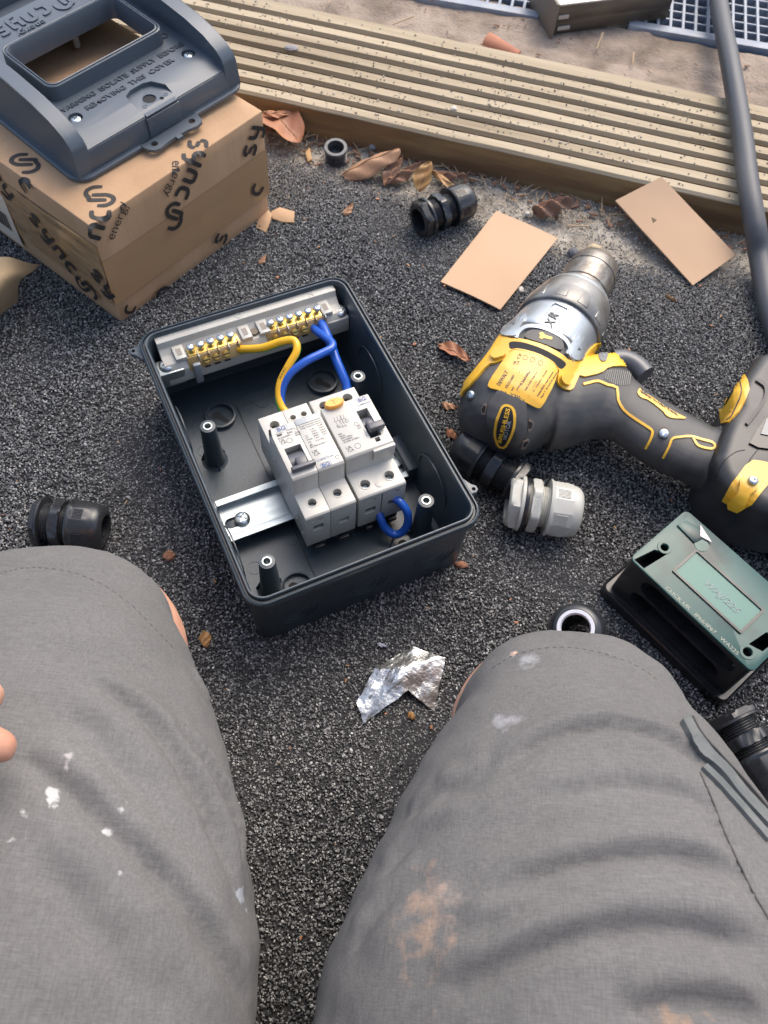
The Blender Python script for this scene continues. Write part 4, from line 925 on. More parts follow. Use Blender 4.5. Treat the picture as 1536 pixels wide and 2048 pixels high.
g = G(); tx = GP(1412, 1165); text(g, 'WAJ/225', (tx[0], tx[1]-.002, HT+.0003), (1, 0, 0), (0, 1, 0), width=.027, size=.0065, lift=.0002, shear=.3); link('handwritten_mark', g.mesh('t', recalc=False), mat('pencil', (.13, .17, .18), .4), lid)['kind'] = 'stuff'

# =================================================================== CARDS, FOIL, PAPER
m_cardp = mat('plain_card', (0.52, 0.345, 0.215), 0.85, col2=(0.47, 0.31, 0.19), nscale=9, bump=0.15, bscale=900, dist=.0004)
def card(pts, label, th=.0013, bend=.0):
    P = [Vector(p) for p in pts]; n = 10; c = (P[0]+P[1]+P[2]+P[3])/4; v = []; f = []
    for lay in (0, 1):
        for j in range(n+1):
            for i in range(n+1):
                s, t = i/n, j/n; q = (P[0]*(1-s)+P[1]*s)*(1-t)+(P[3]*(1-s)+P[2]*s)*t
                q = q+Vector((0, 0, bend*math.sin(math.pi*t)+0.0004*fn(q.x, q.y, 25, 2)+(th if lay else 0))); v.append(q-c)
    m_ = (n+1)**2
    for j in range(n):
        for i in range(n):
            a = j*(n+1)+i; f.append((a+m_, a+1+m_, a+n+2+m_, a+n+1+m_)); f.append((a, a+n+1, a+n+2, a+1))
    bo = [i for i in range(n+1)]+[j*(n+1)+n for j in range(1, n+1)]+[n*(n+1)+i for i in range(n-1, -1, -1)]+[j*(n+1) for j in range(n-1, 0, -1)]
    for a, b in zip(bo, bo[1:]+bo[:1]): f.append((a, b, b+m_, a+m_))
    o = link('cardboard_card', G().add(v, f).mesh('card'), m_cardp, None, ang=40); o.location = c
    return setp(o, label, 'card', 'plain cardboard cards by the decking board')
card([W(881, 565, .003), W(992, 424, .003), W(1115, 478, .003), W(1000, 621, .003)][::1], 'plain cardboard card lying flat beside the drill chuck', bend=.0006)
c2 = card([W(1230, 403, .016), W(1322, 356, .032), W(1471, 512, .010), W(1385, 572, .003)], 'plain cardboard card leaning on the decking board near the cable')
P0 = [W(1303, 436, .0245)-c2.location, W(1313, 441, .0245)-c2.location, W(1306, 446, .0240)-c2.location]
link('dent', G().add([tuple(p) for p in P0]+[tuple(p+Vector((0, 0, .0008))) for p in P0], [(3, 4, 5), (0, 2, 1), (0, 1, 4, 3), (1, 2, 5, 4), (2, 0, 3, 5)]).mesh('d'), m_leafdark if False else mat('nick_brown', (.10, .07, .04), .8), c2)
m_foil = mat('foil', (0.62, 0.63, 0.61), 0.30, metal=.9, col2=(0.46, 0.45, 0.42), nscale=50, bump=0.6, bscale=260, dist=.0012, detail=4)
fp = {'A': (727, 1447, .002), 'B': (714, 1404, .004), 'C': (748, 1338, .007), 'D': (826, 1293, .009), 'E': (888, 1318, .010), 'F': (887, 1336, .009), 'Gg': (868, 1422, .002), 'H': (817, 1381, .008), 'I': (806, 1336, .013), 'J': (772, 1340, .009)}
FP = {k: W(*v_) for k, v_ in fp.items()}
bm = bmesh.new(); bv = {k: bm.verts.new(v_) for k, v_ in FP.items()}
for q in ('A B J', 'B C J', 'C D I', 'C I J', 'A J I', 'A I H', 'D E I', 'E F I', 'F Gg I', 'Gg H I'): bm.faces.new([bv[k] for k in q.split()])
bmesh.ops.recalc_face_normals(bm, faces=bm.faces)
bmesh.ops.subdivide_edges(bm, edges=bm.edges, cuts=7, use_grid_fill=True)
bmesh.ops.triangulate(bm, faces=bm.faces)
for v_ in bm.verts:
    n_ = Vector((v_.co.x*180, v_.co.y*180, 1.3)); k = noise.noise(n_*.6)+.35*abs(noise.noise(n_*2.0)); v_.co.z += .0020*k; v_.co.x += .0008*noise.noise(n_*1.1+Vector((5, 1, 1))); v_.co.y += .0012*noise.noise(n_*1.1+Vector((9, 1, 3))); v_.co.z = max(v_.co.z, .0018)
me = bpy.data.meshes.new('foil'); bm.to_mesh(me); bm.free()
o = link('foil_scrap', me, m_foil, None, ang=32); setp(o, 'crumpled silver foil scrap on the tarmac between the knees', 'foil')
# brown paper at the left edge
m_paper = mat('kraft_paper', (0.50, 0.37, 0.22), 0.75, col2=(0.42, 0.30, 0.17), nscale=20, bump=.2, bscale=200)
def ppatch(rows, name, m, label, cat, amp=.002, sub=4, thick=.0004, sc=70, parent=None, cl=True):
    """sheet through rows of (px,py,z)"""
    P = [[W(*q) for q in r] for r in rows]; P = [cr(r, sub) for r in P]; nc = len(P[0])
    cols = [cr([P[j][i] for j in range(len(P))], sub) for i in range(nc)]; nr = len(cols[0]); v = []; f = []
    c = P[0][0].copy()
    for lay in (0, 1):
        for j in range(nr):
            for i in range(nc):
                q = cols[i][j]; k = noise.noise(Vector((q.x*sc, q.y*sc, 4)))*amp; v.append(q-c+Vector((0, 0, k+(thick if lay else 0))))
    m_ = nr*nc
    for j in range(nr-1):
        for i in range(nc-1):
            a = j*nc+i; f.append((a+m_, a+1+m_, a+nc+1+m_, a+nc+m_)); f.append((a, a+nc, a+nc+1, a+1))
    bo = list(range(nc))+[j*nc+nc-1 for j in range(1, nr)]+[(nr-1)*nc+i for i in range(nc-2, -1, -1)]+[j*nc for j in range(nr-2, 0, -1)]
    for a, b in zip(bo, bo[1:]+bo[:1]): f.append((a, b, b+m_, a+m_))
    o = link(name, G().add(v, f).mesh(name), m, parent, ang=50); o.location = c
    if label: setp(o, label, cat)
    return o
ppatch([[(-160, 500, .03), (-60, 512, .036), (20, 520, .034), (80, 530, .014)], [(-170, 560, .05), (-70, 560, .052), (0, 552, .046), (52, 548, .026)], [(-190, 640, .045), (-90, 630, .050), (-20, 600, .042), (36, 568, .022)], [(-200, 720, .010), (-120, 720, .008), (-40, 672, .006), (34, 600, .003)]], 'brown_paper', m_paper, 'crumpled brown kraft paper at the left edge below the box', 'paper', amp=.006, sc=45)

# =================================================================== LEAVES, CHIPS, STONES
m_leafo = mat('leaf_orange', (0.42, 0.185, 0.085), 0.6, col2=(0.30, 0.12, 0.06), nscale=45, bump=.4, bscale=220)
m_leaft = mat('leaf_tan', (0.42, 0.235, 0.125), 0.6, col2=(0.34, 0.18, 0.095), nscale=50, bump=.4, bscale=220)
m_leafy = mat('leaf_yellow', (0.48, 0.29, 0.11), 0.6, col2=(0.36, 0.19, 0.07), nscale=50, bump=.4, bscale=220)
m_leafb = mat('leaf_brown', (0.24, 0.125, 0.075), 0.65, col2=(0.15, 0.08, 0.05), nscale=60, bump=.5, bscale=220)
m_rib = mat('leaf_rib', (0.34, 0.18, 0.09), 0.7)
def leaf(p0, p1, w, z0, z1, m, label, camber=.3, curl=.0, asym=0.0, sharp=1.0, wav=.001, grp='dead leaves on the ground by the board'):
    A = W(*p0, z0); B = W(*p1, z1); X = B-A; L = X.length; X.normalize(); Y = Vector((0, 0, 1)).cross(X).normalized(); Z = X.cross(Y)
    n, k = 18, 10; v = []; f = []
    def pt(s, t, off=0):
        hw = w/2*(math.sin(math.pi*min(1, s**.8))**sharp)*(1+.10*math.sin(s*13+t*3)); y = t*hw
        z = -camber*abs(t)**1.6*hw*(1 if camber > 0 else 1)+curl*L*math.sin(math.pi*s)+wav*math.sin(s*17+t*4)+off
        yy = y+asym*L*math.sin(math.pi*s)
        return A+X*(s*L)+Y*yy+Z*z
    for lay in (0, 1):
        for i in range(n+1):
            for j in range(k+1): v.append(pt(.02+.96*i/n, -1+2*j/k, .00035 if lay else 0))
    m_ = (n+1)*(k+1)
    for i in range(n):
        for j in range(k):
            a = i*(k+1)+j; f.append((a+m_, a+k+1+m_, a+k+2+m_, a+1+m_)); f.append((a, a+1, a+k+2, a+k+1))
    bo = list(range(k+1))+[i*(k+1)+k for i in range(1, n+1)]+[n*(k+1)+j for j in range(k-1, -1, -1)]+[i*(k+1) for i in range(n-1, 0, -1)]
    for a, b in zip(bo, bo[1:]+bo[:1]): f.append((a, b, b+m_, a+m_))
    lo = min(q.z for q in v); dz = max(0, .0012-lo)
    t = empty('dead_leaf', Matrix.Translation(A+Vector((0, 0, dz))), label, 'leaf', grp)
    link('blade', G().add([q-A for q in v], f).mesh('leaf'), m, t, ang=60)
    if L > .016:
        link('midrib', G().tube([pt(s/12, 0, .0006)-A for s in range(0, 12)], [.0006-.0003*s/12 for s in range(12)], 6).mesh('r'), m_rib, t)
    return t
leaf((528, 222), (600, 288), .040, .014, .008, m_leafo, 'large curled orange leaf beside the corner of the cardboard box', camber=-.35, curl=.12, sharp=.6)
leaf((526, 226), (586, 226), .010, .024, .020, m_leafo, 'narrow orange leaf piece on top of the large curled leaf', camber=.3)
leaf((684, 352), (802, 300), .022, .003, .020, m_leaft, 'long smooth tan leaf leaning toward the board', camber=.7, curl=.05, sharp=.55)
leaf((768, 372), (806, 312), .014, .003, .010, m_leafb, 'reddish brown leaf right of the long tan leaf', camber=-.5, wav=.002)
leaf((772, 368), (842, 330), .012, .002, .010, m_leafb, 'thin shrivelled brown leaf on the litter', camber=.8, wav=.002)
leaf((838, 385), (862, 322), .017, .004, .022, m_leafy, 'yellow folded leaf by the black gland', camber=-.8, curl=.06, sharp=.8)
leaf((862, 340), (948, 402), .008, .012, .003, m_leafy, 'yellow orange strip of leaf behind the black gland', camber=.4)
leaf((862, 345), (938, 352), .010, .006, .008, m_leafb, 'flat brown leaf against the foot of the board', camber=.6, wav=.002)
leaf((1062, 424), (1146, 402), .018, .004, .014, m_leafb, 'crumpled red brown leaf on the concrete between the cards', camber=.9, curl=.06, wav=.003, sharp=.6)
leaf((876, 690), (941, 724), .012, .002, .004, m_leafo, 'small orange leaf on the tarmac left of the drill', camber=-.5, curl=.05, sharp=.7)
leaf((881, 808), (917, 818), .007, .003, .002, m_leaft, 'tiny tan leaf chip near the motor end of the drill', camber=.4)
leaf((893, 858), (915, 880), .007, .003, .003, m_leafo, 'tiny orange leaf chip beside the black gland at the drill', camber=.4)
leaf((408, 1262), (414, 1298), .008, .003, .002, m_leafy, 'pale yellow leaf chip below the enclosure', camber=.5)
leaf((816, 1424), (830, 1440), .0045, .003, .002, m_leafy, 'tiny yellow leaf chip beneath the foil scrap', camber=.5)
leaf((688, 432), (706, 408), .007, .002, .003, m_leaft, 'small tan leaf chip on the tarmac above the enclosure', camber=.3)
leaf((519, 530), (532, 512), .005, .002, .002, m_leaft, 'small tan leaf chip right of the cardboard box', camber=.3)
leaf((1330, 1180-590), (1352, 604), .002, .002, .002, m_leafy, 'thin straw on the tarmac right of the chuck', camber=.3)
leaf((1252, 704), (1276, 708), .006, .002, .003, m_leafb, 'tiny brown leaf chip right of the trigger', camber=.6) if False else None
leaf((753, 1288), (776, 1294), .0025, .002, .002, mat('white_scrap', (.7, .7, .75), .5), 'tiny white plastic sliver above the foil scrap', camber=.3, grp=None)
def chip(pts, h, m, name, label, cat):
    P = [W(px, py, .001) for px, py in pts]; c = sum(P, Vector())/len(P)
    o = obj(name, G().prism([(q.x-c.x, q.y-c.y) for q in P], .0005, h), m, None, bev=.0003); o.location = (c.x, c.y, .0005); o.rotation_euler = (R(5), R(-4), 0); return setp(o, label, cat)
chip([(512, 455), (520, 432), (534, 420), (545, 432), (540, 448), (532, 466)], .0025, m_card, 'card_scrap', 'torn cardboard scrap at the foot of the box', 'card scrap')
chip([(543, 425), (560, 418), (590, 428), (588, 448), (566, 446), (545, 438)], .0025, m_card, 'card_scrap', 'ragged cardboard scrap lying on the tarmac right of the box', 'card scrap')
chip([(611, 308), (620, 300), (625, 322), (616, 326)], .003, m_leafy, 'wood_chip', 'pale wood chip left of the threaded plug', 'wood chip')
def lump(px, py, r, m, name, label, cat, z=None, seed=1, sc=(1, 1, .7)):
    bm = bmesh.new(); bmesh.ops.create_icosphere(bm, subdivisions=3, radius=1)
    for v_ in bm.verts:
        q = v_.co.copy(); v_.co = q*(1+.28*noise.noise(q*1.6+Vector((seed, 0, 0)))+.12*noise.noise(q*4+Vector((seed, 3, 0)))); v_.co = Vector((v_.co.x*r*sc[0], v_.co.y*r*sc[1], v_.co.z*r*sc[2]))
    me = bpy.data.meshes.new(name); bm.to_mesh(me); bm.free(); p = W(px, py, r*.5 if z is None else z)
    o = link(name, me, m, None, ang=60); o.location = (p.x, p.y, r*.55 if z is None else z); return setp(o, label, cat)
m_crumb = mat('brown_crumb', (0.20, 0.085, 0.045), .9, col2=(.34, .17, .10), nscale=500, bump=1, bscale=900)
m_stone = mat('pale_stone', (.55, .50, .44), .7, col2=(.40, .36, .30), nscale=300)
lump(338, 1112, .0040, m_crumb, 'brown_crumb', 'reddish brown crumb on the tarmac near the left knee', 'crumb', seed=4)
lump(922, 1130, .0036, m_crumb, 'brown_crumb', 'brown crumb on the tarmac below the enclosure corner', 'crumb', seed=8, sc=(1.3, .7, .6))
lump(1190, 497, .0050, mat('chip_tan', (.42, .33, .20), .8), 'pebble', 'tan pebble at the tip of the drill chuck', 'pebble', seed=2, sc=(1.3, .8, .6))
lump(1146, 505, .0050, mat('stone_dark', (.10, .10, .11), .8), 'pebble', 'dark pebble left of the drill chuck tip', 'pebble', seed=6)
lump(1042, 580, .0030, m_stone, 'pebble', 'white pebble at the edge of the flat card', 'pebble', seed=7, sc=(.8, 1.2, .7))
lump(745, 293, .0040, mat('stone_grey', (.25, .25, .26), .8), 'pebble', 'round grey pebble against the decking board', 'pebble', seed=12)
lump(915, 325, .0025, m_stone, 'pebble', 'white pebble at the foot of the board above the gland', 'pebble', seed=13)
lump(1055, 428, .0028, m_stone, 'pebble', 'white pebble left of the crumpled red brown leaf', 'pebble', seed=14)
lump(582, 96, .0045, mat('stone_gum', (.22, .21, .21), .8), 'pebble', 'flat grey stone lodged on the decking board', 'pebble', z=.031, seed=15, sc=(1.5, 1, .4))
lump(908, 218, .0036, m_stone, 'pebble', 'pale stone in a groove of the decking board', 'pebble', z=.030, seed=16)
# terracotta shard behind the board
A = W(975, 72, .022); B = W(1040, 98, .022); X = (B-A); L = X.length; an = math.atan2(X.y, X.x); g = G(); rs = []
for i in range(9):
    x = L*i/8; r = .0125*(1-.55*i/8); rs.append([(x, r*math.cos(R(a)), r*math.sin(R(a))*.8) for a in range(10, 175, 15)]+[(x, (r-.003)*math.cos(R(a)), (r-.003)*math.sin(R(a))*.8) for a in range(165, 5, -15)])
o = obj('terracotta_shard', g.rings(rs), mat('terracotta', (.42, .17, .09), .8, col2=(.34, .14, .08), nscale=60, bump=.2, bscale=300), None); o.matrix_world = frame(A.x, A.y, .0145, an); setp(o, 'orange terracotta shard on the paving behind the board', 'shard')
# litter: fibres and crumbs, nobody could count them
def litter(name, n, region, m, label, lmin, lmax, thin=.12, z=.0012):
    v, f = [], []
    for _ in range(n):
        p = region(); L = random.uniform(lmin, lmax); a = random.uniform(0, math.pi); w = L*thin*random.uniform(.5, 1.6); t = random.uniform(-.25, .25); h = max(.0003, w*.35)
        X = Vector((math.cos(a), math.sin(a), t)); Y = Vector((-math.sin(a), math.cos(a), random.uniform(-.3, .3))); Z = Vector((0, 0, 1)); c = Vector((p[0], p[1], z+abs(t)*L/2)); k = len(v)
        for sx in (-1, 1):
            for (sy, sz) in ((-1, 0), (1, 0), (.6, 1), (-.7, 1)): v.append(c+X*(sx*L/2*random.uniform(.8, 1))+Y*(sy*w/2)+Z*(sz*h))
        f += [tuple(k+i for i in q) for q in ((0, 3, 2, 1), (4, 5, 6, 7), (0, 1, 5, 4), (1, 2, 6, 5), (2, 3, 7, 6), (3, 0, 4, 7))]
    o = link(name, G().add(v, f).mesh(name), m); o['kind'] = 'stuff'; o['label'] = label; return o
def reg_foot():
    a = random.uniform(-.30, .70); b = -abs(random.gauss(0, .016))-.002; p = DO+DX*a+DY*b; return (p.x, p.y)
def reg_tar():
    x = random.uniform(-.45, .45); return (x, random.uniform(-.1, edge_y(x)-.005))
random.seed(11)
litter('leaf_litter', 300, reg_foot, m_leafb, 'brown leaf crumbs at the foot of the board', .003, .011, .35, z=.000)
litter('dry_fibres', 260, reg_foot, mat('straw', (.36, .26, .16), .8), 'dry straw fibres at the foot of the board', .006, .022, .06, z=.001)
litter('orange_crumbs', 190, reg_tar, m_leafo, 'tiny orange crumbs scattered on the tarmac', .0010, .0030, .6, z=.0022)
litter('tan_crumbs', 110, reg_tar, m_leafy, 'tiny tan splinters scattered on the tarmac', .0012, .0042, .3, z=.0022)
def reg_pave():
    p = DO+DX*random.uniform(-.2, .7)+DY*random.uniform(.152, .25); return (p.x, p.y)
litter('paving_crumbs', 160, reg_pave, m_leafb, 'brown crumbs on the paving behind the board', .0012, .006, .3, z=.0145)
litter('paving_straw', 30, reg_pave, mat('straw', (.36, .26, .16), .8), 'dry straws on the paving behind the board', .010, .030, .07, z=.0155)

# =================================================================== DRILL
def remesh(gs, voxel, smooth=2, name='m', post=None):
    bm = bmesh.new()
    for g in gs:
        me = g.mesh('r'); bm.from_mesh(me); bpy.data.meshes.remove(me)
    me = bpy.data.meshes.new(name); bm.to_mesh(me); bm.free(); o = bpy.data.objects.new('tmp', me); COL.objects.link(o)
    md = o.modifiers.new('r', 'REMESH'); md.mode = 'VOXEL'; md.voxel_size = voxel
    if smooth: ms = o.modifiers.new('s', 'SMOOTH'); ms.factor = .5; ms.iterations = smooth
    bpy.context.view_layer.update(); dg = bpy.context.evaluated_depsgraph_get()
    nm = bpy.data.meshes.new_from_object(o.evaluated_get(dg)); bpy.data.objects.remove(o); nm.name = name
    return nm
def bvh_of(objs):
    V, Fc = [], []
    bpy.context.view_layer.update()
    for o in objs:
        k = len(V); mw = o.matrix_world; V += [mw @ v_.co for v_ in o.data.vertices]; Fc += [tuple(i+k for i in p.vertices) for p in o.data.polygons]
    return BVHTree.FromPolygons(V, Fc)
def cast(bvh, px, py, zf=.04):
    h = bvh.ray_cast(CAMP, ray(px, py))
    if h[0] is None: return W(px, py, zf), Vector((0, 0, 1))
    n = h[1]; n = -n if n.dot(ray(px, py)) > 0 else n
    return h[0], n
def tess(polys, maxlen):
    """2-D faces -> finely divided 2-D mesh"""
    bm = bmesh.new()
    for P in polys:
        try: bm.faces.new([bm.verts.new((x, y, 0)) for x, y in P])
        except Exception: pass
    bmesh.ops.remove_doubles(bm, verts=bm.verts, dist=1e-4); bmesh.ops.triangulate(bm, faces=bm.faces)
    for _ in range(6):
        es = [e for e in bm.edges if e.calc_length() > maxlen]
        if not es: break
        bmesh.ops.subdivide_edges(bm, edges=es, cuts=1); bmesh.ops.triangulate(bm, faces=[f for f in bm.faces if len(f.verts) > 3])
    bm.verts.index_update(); v = [(q.co.x, q.co.y) for q in bm.verts]; f = [tuple(q.index for q in fc.verts) for fc in bm.faces]; bm.free(); return v, f
def drape(bvh, polys, name, m, parent, h=.0008, maxlen=6, zf=.04, deep=.0012, kind=None):
    """a skin of real thickness laid on the surface under the outlined area"""
    v, f = tess(polys, maxlen); top, nn = [], []
    hitok = [bvh.ray_cast(CAMP, ray(x, y))[0] is not None for x, y in v]
    f = [q for q in f if all(hitok[i] for i in q)]
    for x, y in v:
        p, n = cast(bvh, x, y, zf)
        if h > .0012:
            for ox, oy in ((7, 0), (-7, 0), (0, 7), (0, -7)):
                p2, n2 = cast(bvh, x+ox, y+oy, zf)
                if (p2-p).length < .012: n = n+n2
            n.normalize()
        top.append(p+n*h); nn.append(p-n*deep)
    k = len(v); ec = set()
    for q in f:
        for a, b in zip(q, q[1:]+q[:1]): ec.add((a, b))
    side = [(b, a, k+a, k+b) for a, b in ec if (b, a) not in ec]
    mi = parent.matrix_world.inverted() if parent else Matrix()
    o = link(name, G().add([mi @ p for p in top+nn], list(f)+side).mesh(name), m, parent, ang=45)
    if kind: o['kind'] = kind
    return o
def rib2d(pts, w, smooth=4):
    P = [Vector((a, b, 0)) for a, b in pts]; P = cr(P, smooth) if smooth else P; L_, R_ = [], []
    for i in range(len(P)):
        t = (P[min(i+1, len(P)-1)]-P[max(i-1, 0)]).normalized(); s = Vector((-t.y, t.x, 0))*(w/2); L_.append(P[i]+s); R_.append(P[i]-s)
    return [[(L_[i].x, L_[i].y), (L_[i+1].x, L_[i+1].y), (R_[i+1].x, R_[i+1].y), (R_[i].x, R_[i].y)] for i in range(len(P)-1)]
def text2d(s, O, U, V, width, size):
    v, f, x0, x1 = tmesh(s, .02); U = Vector(U).normalized(); V = Vector(V).normalized(); sx = width/(x1-x0)
    q = [(O[0]+U.x*(p[0]-x0)*sx+V.x*p[1]*size, O[1]+U.y*(p[0]-x0)*sx+V.y*p[1]*size) for p in v]
    return [[q[i] for i in fc] for fc in f]
m_rub = mat('drill_rubber', (0.034, 0.034, 0.034), 0.45, col2=(0.11, 0.103, 0.093), nscale=24, detail=7, bump=.2, bscale=1200, dist=.0004, rough2=.65, nlo=.42, nhi=.70)
m_yd = mat('drill_yellow', (0.82, 0.46, 0.025), 0.34, col2=(0.70, 0.38, 0.045), nscale=26, detail=6, coat=.15)
m_gear = mat('gear_silver', (0.46, 0.49, 0.52), 0.36, metal=.75, col2=(0.38, 0.41, 0.43), nscale=60, detail=6, bump=.12, bscale=500, dist=.0005)
m_colr = mat('collar_grey', (0.13, 0.125, 0.115), .35, metal=.5, col2=(0.26, 0.25, 0.23), nscale=40, detail=6, coat=.3)
m_chuck = mat('chuck_metal', (0.30, 0.27, 0.235), 0.36, metal=.85, col2=(0.14, 0.125, 0.11), nscale=70, detail=7, aniso=(1, 1, 3), bump=.3, bscale=300, dist=.0006, rough2=.5)
ZD = .0405
DOg = Vector((.0735, .3430, ZD)); DD = Vector((.376, .927, 0)).normalized(); DP = Vector((DD.y, -DD.x, 0))
DM = Matrix(((DD.x, DP.x, 0, DOg.x), (DD.y, DP.y, 0, DOg.y), (0, 0, 1, DOg.z), (0, 0, 0, 1)))   # t, p, z  (left-handed pair fixed below)
drill = empty('cordless_drill', Matrix.Translation((.10, .43, 0)), 'yellow and black cordless drill lying on its side on the tarmac', 'cordless drill')
DI = drill.matrix_world.inverted()
def dring(t, c, r, sq=2.3, rz=None, n=40, zc=0.0, lo=None):
    out = []
    rz = rz or r
    for i in range(n):
        a = 2*math.pi*i/n; ca, sa = math.cos(a), math.sin(a); k = (abs(ca)**sq+abs(sa)**sq)**(-1/sq)
        z = zc+rz*k*sa; out.append(tuple(DOg+DD*t+DP*(c+r*k*ca)+Vector((0, 0, max(z, -ZD+.0015)))))
    return out
g1 = G().rings([dring(.011, -.006, .016, 2.2), dring(.013, -.007, .0225, 2.2), dring(.018, -.008, .0275, 2.3), dring(.026, -.008, .0315, 2.4), dring(.034, -.007, .0350, 2.5), dring(.046, -.006, .0375, 2.5), dring(.080, -.005, .0380, 2.4), dring(.100, -.004, .0355, 2.2)])
HPX = [((1100, 700), (1100, 905), .030), ((1160, 712), (1135, 902), .027), ((1232, 700), (1180, 885), .0225), ((1270, 755), (1222, 880), .0190), ((1305, 782), (1265, 915), .0180), ((1345, 803), (1302, 940), .0178), ((1390, 828), (1350, 962), .0178), ((1425, 850), (1392, 978), .019), ((1470, 842), (1420, 1010), .024), ((1520, 830), (1470, 1035), .030)]
rs = []
for (a, b, hz) in HPX:
    A = W(*a, ZD+.004); B = W(*b, ZD-.006); c = (A+B)/2; c.z = ZD-.002; hw = (A-B); hw.z = 0; hwl = hw.length/2*.87; hw.normalize(); ring = []
    for i in range(36):
        an = 2*math.pi*i/36; ca, sa = math.cos(an), math.sin(an); k = (abs(ca)**2.5+abs(sa)**2.5)**(-1/2.5)
        ring.append(tuple(c+hw*(hwl*k*ca)+Vector((0, 0, hz*k*sa))))
    rs.append(ring)
g2 = G().rings(rs)
me = remesh([g1, g2], .0014, 5, 'housing'); me.transform(DI)
housing = link('housing', me, m_rub, drill, ang=60)
def dpart(name, rings_, m, **kw):
    g = G().rings(rings_, **{k: v_ for k, v_ in kw.items() if k in ('close', 'cap0', 'cap1')}); g.v = [tuple(DI @ Vector(p)) for p in g.v]; return obj(name, g, m, drill, ang=kw.get('ang', 35))
gear = dpart('gear_case', [dring(.092, -.0045, .0330, 2), dring(.099, -.0045, .0362, 2.1), dring(.104, -.0045, .0358, 2.1), dring(.112, -.004, .0340, 2.05), dring(.128, -.0025, .0328, 2), dring(.131, -.0025, .0320, 2)], m_gear)
coll = dpart('torque_collar', [dring(.130, -.0025, .0310, 2), dring(.1302, -.0025, .0345, 2), dring(.1315, -.0025, .0352, 2), dring(.143, -.0020, .0345, 2), dring(.150, -.0018, .0330, 2), dring(.1505, -.0018, .0320, 2), dring(.158, -.0014, .0312, 2), dring(.163, -.0012, .0296, 2)], m_colr)
dpart('silver_ring', [dring(.161, -.0012, .0280, 2), dring(.163, -.0012, .0290, 2), dring(.1665, -.0010, .0283, 2), dring(.170, -.0008, .0262, 2), dring(.171, -.0008, .020, 2)], m_gear)
rs = []
for t, r in [(.169, .0205), (.173, .0218), (.176, .0218), (.1765, .0210), (.178, .0210), (.1785, .0218), (.196, .0214), (.1965, .0207), (.1985, .0207), (.199, .0213), (.206, .0204), (.2135, .0178), (.2165, .0150), (.2175, .0128), (.2190, .0126), (.2192, .0085), (.212, .0080), (.206, .002)]: rs.append(dring(t, -.0006, r, 2, n=48))
chk = dpart('chuck', rs, m_chuck)
# knurl ridges on the collar
for k in range(12):
    a = R(30*k+12); n_ = Vector(DP)*math.cos(a)+Vector((0, 0, 1))*math.sin(a); u = DP*(-math.sin(a))+Vector((0, 0, 1))*math.cos(a); c = DOg+DP*(-.0022)
    pts_ = [DI @ (c+DD*t+n_*r+u*s) for t, r, s in ((.133, .0356, -.0045), (.133, .0356, .0045), (.146, .0340, .0035), (.146, .0340, -.0035), (.133, .033, -.0055), (.133, .033, .0055), (.148, .031, .0045), (.148, .031, -.0045))]
    obj('collar_ridge', G().add(pts_, [(0, 1, 2, 3), (4, 7, 6, 5), (0, 4, 5, 1), (1, 5, 6, 2), (2, 6, 7, 3), (3, 7, 4, 0)]), m_colr, coll, bev=.0008)
BV = bvh_of([housing, gear, coll])
Q1 = lambda pts, sx=4.8, ox=920, oy=640: [(ox+a/sx, oy+b/sx) for a, b in pts]
Q3 = lambda pts: Q1(pts, 2.3415, 880, 480)
Q2 = lambda pts: Q1(pts, 4.315, 1180, 660)
def chaikin(P):
    out = []
    for a, b in zip(P, P[1:]+P[:1]): out += [(a[0]*.78+b[0]*.22, a[1]*.78+b[1]*.22), (a[0]*.22+b[0]*.78, a[1]*.22+b[1]*.78)]
    return out
dr = lambda polys, name, m, h=.0008, par=None, ml=6, **kw: drape(BV, [chaikin(polys[0])] if len(polys) == 1 and len(polys[0]) > 5 else polys, name, m, par or drill, h, min(ml, 4) if ml < 10 else ml, **kw)
dr([Q1([(350, 215), (410, 132), (470, 195), (600, 192), (800, 250), (960, 330), (1035, 400), (1170, 400), (1180, 450), (1130, 560), (1072, 688), (985, 668), (922, 612), (930, 530), (940, 490), (900, 430), (760, 350), (530, 290), (470, 320), (440, 385), (350, 425), (280, 432), (120, 620), (40, 700), (20, 745), (25, 640), (200, 430), (300, 300)])], 'yellow_housing', m_yd, .0018)
dr([Q1([(470, 240), (500, 222), (600, 228), (780, 285), (950, 378), (1012, 430), (965, 482), (932, 470), (880, 402), (740, 330), (560, 283), (480, 300)])], 'cooling_slot', m_dark, .0019)
lp = dr([Q1([(530, 300), (760, 356), (895, 436), (930, 495), (880, 640), (770, 840), (730, 845), (620, 790), (380, 682), (270, 655), (290, 590), (430, 385), (470, 330)])], 'rating_plate', m_yd, .0022)
dr([Q1([(350, 300), (420, 290), (450, 330), (440, 375), (350, 410), (310, 390), (320, 330)])], 'corner_boss', m_yd, .0045, deep=.002); dr([Q1([(940, 540), (1000, 520), (1050, 545), (1060, 600), (1020, 650), (950, 620), (930, 580)])], 'corner_boss', m_yd, .0050, deep=.002)
dr([Q3([(655, 648), (640, 600), (690, 520), (735, 478), (765, 490), (780, 462), (800, 458), (850, 495), (840, 545), (900, 585), (982, 610), (985, 652), (940, 622), (860, 592), (790, 597), (752, 627)])], 'yellow_side', m_yd, .0014)
dr([Q1([(355, 690), (380, 678), (560, 728), (625, 780), (635, 850), (630, 1010), (620, 1130), (440, 1230), (330, 1190), (270, 1000), (265, 870), (290, 790)])], 'end_cap_tongue', m_rub, .0022)
dr([Q1([(440, 812), (500, 830), (530, 880), (532, 1000), (500, 1120), (450, 1215), (370, 1200), (332, 1080), (345, 960), (375, 880), (400, 830)])], 'badge', m_yd, .0028)
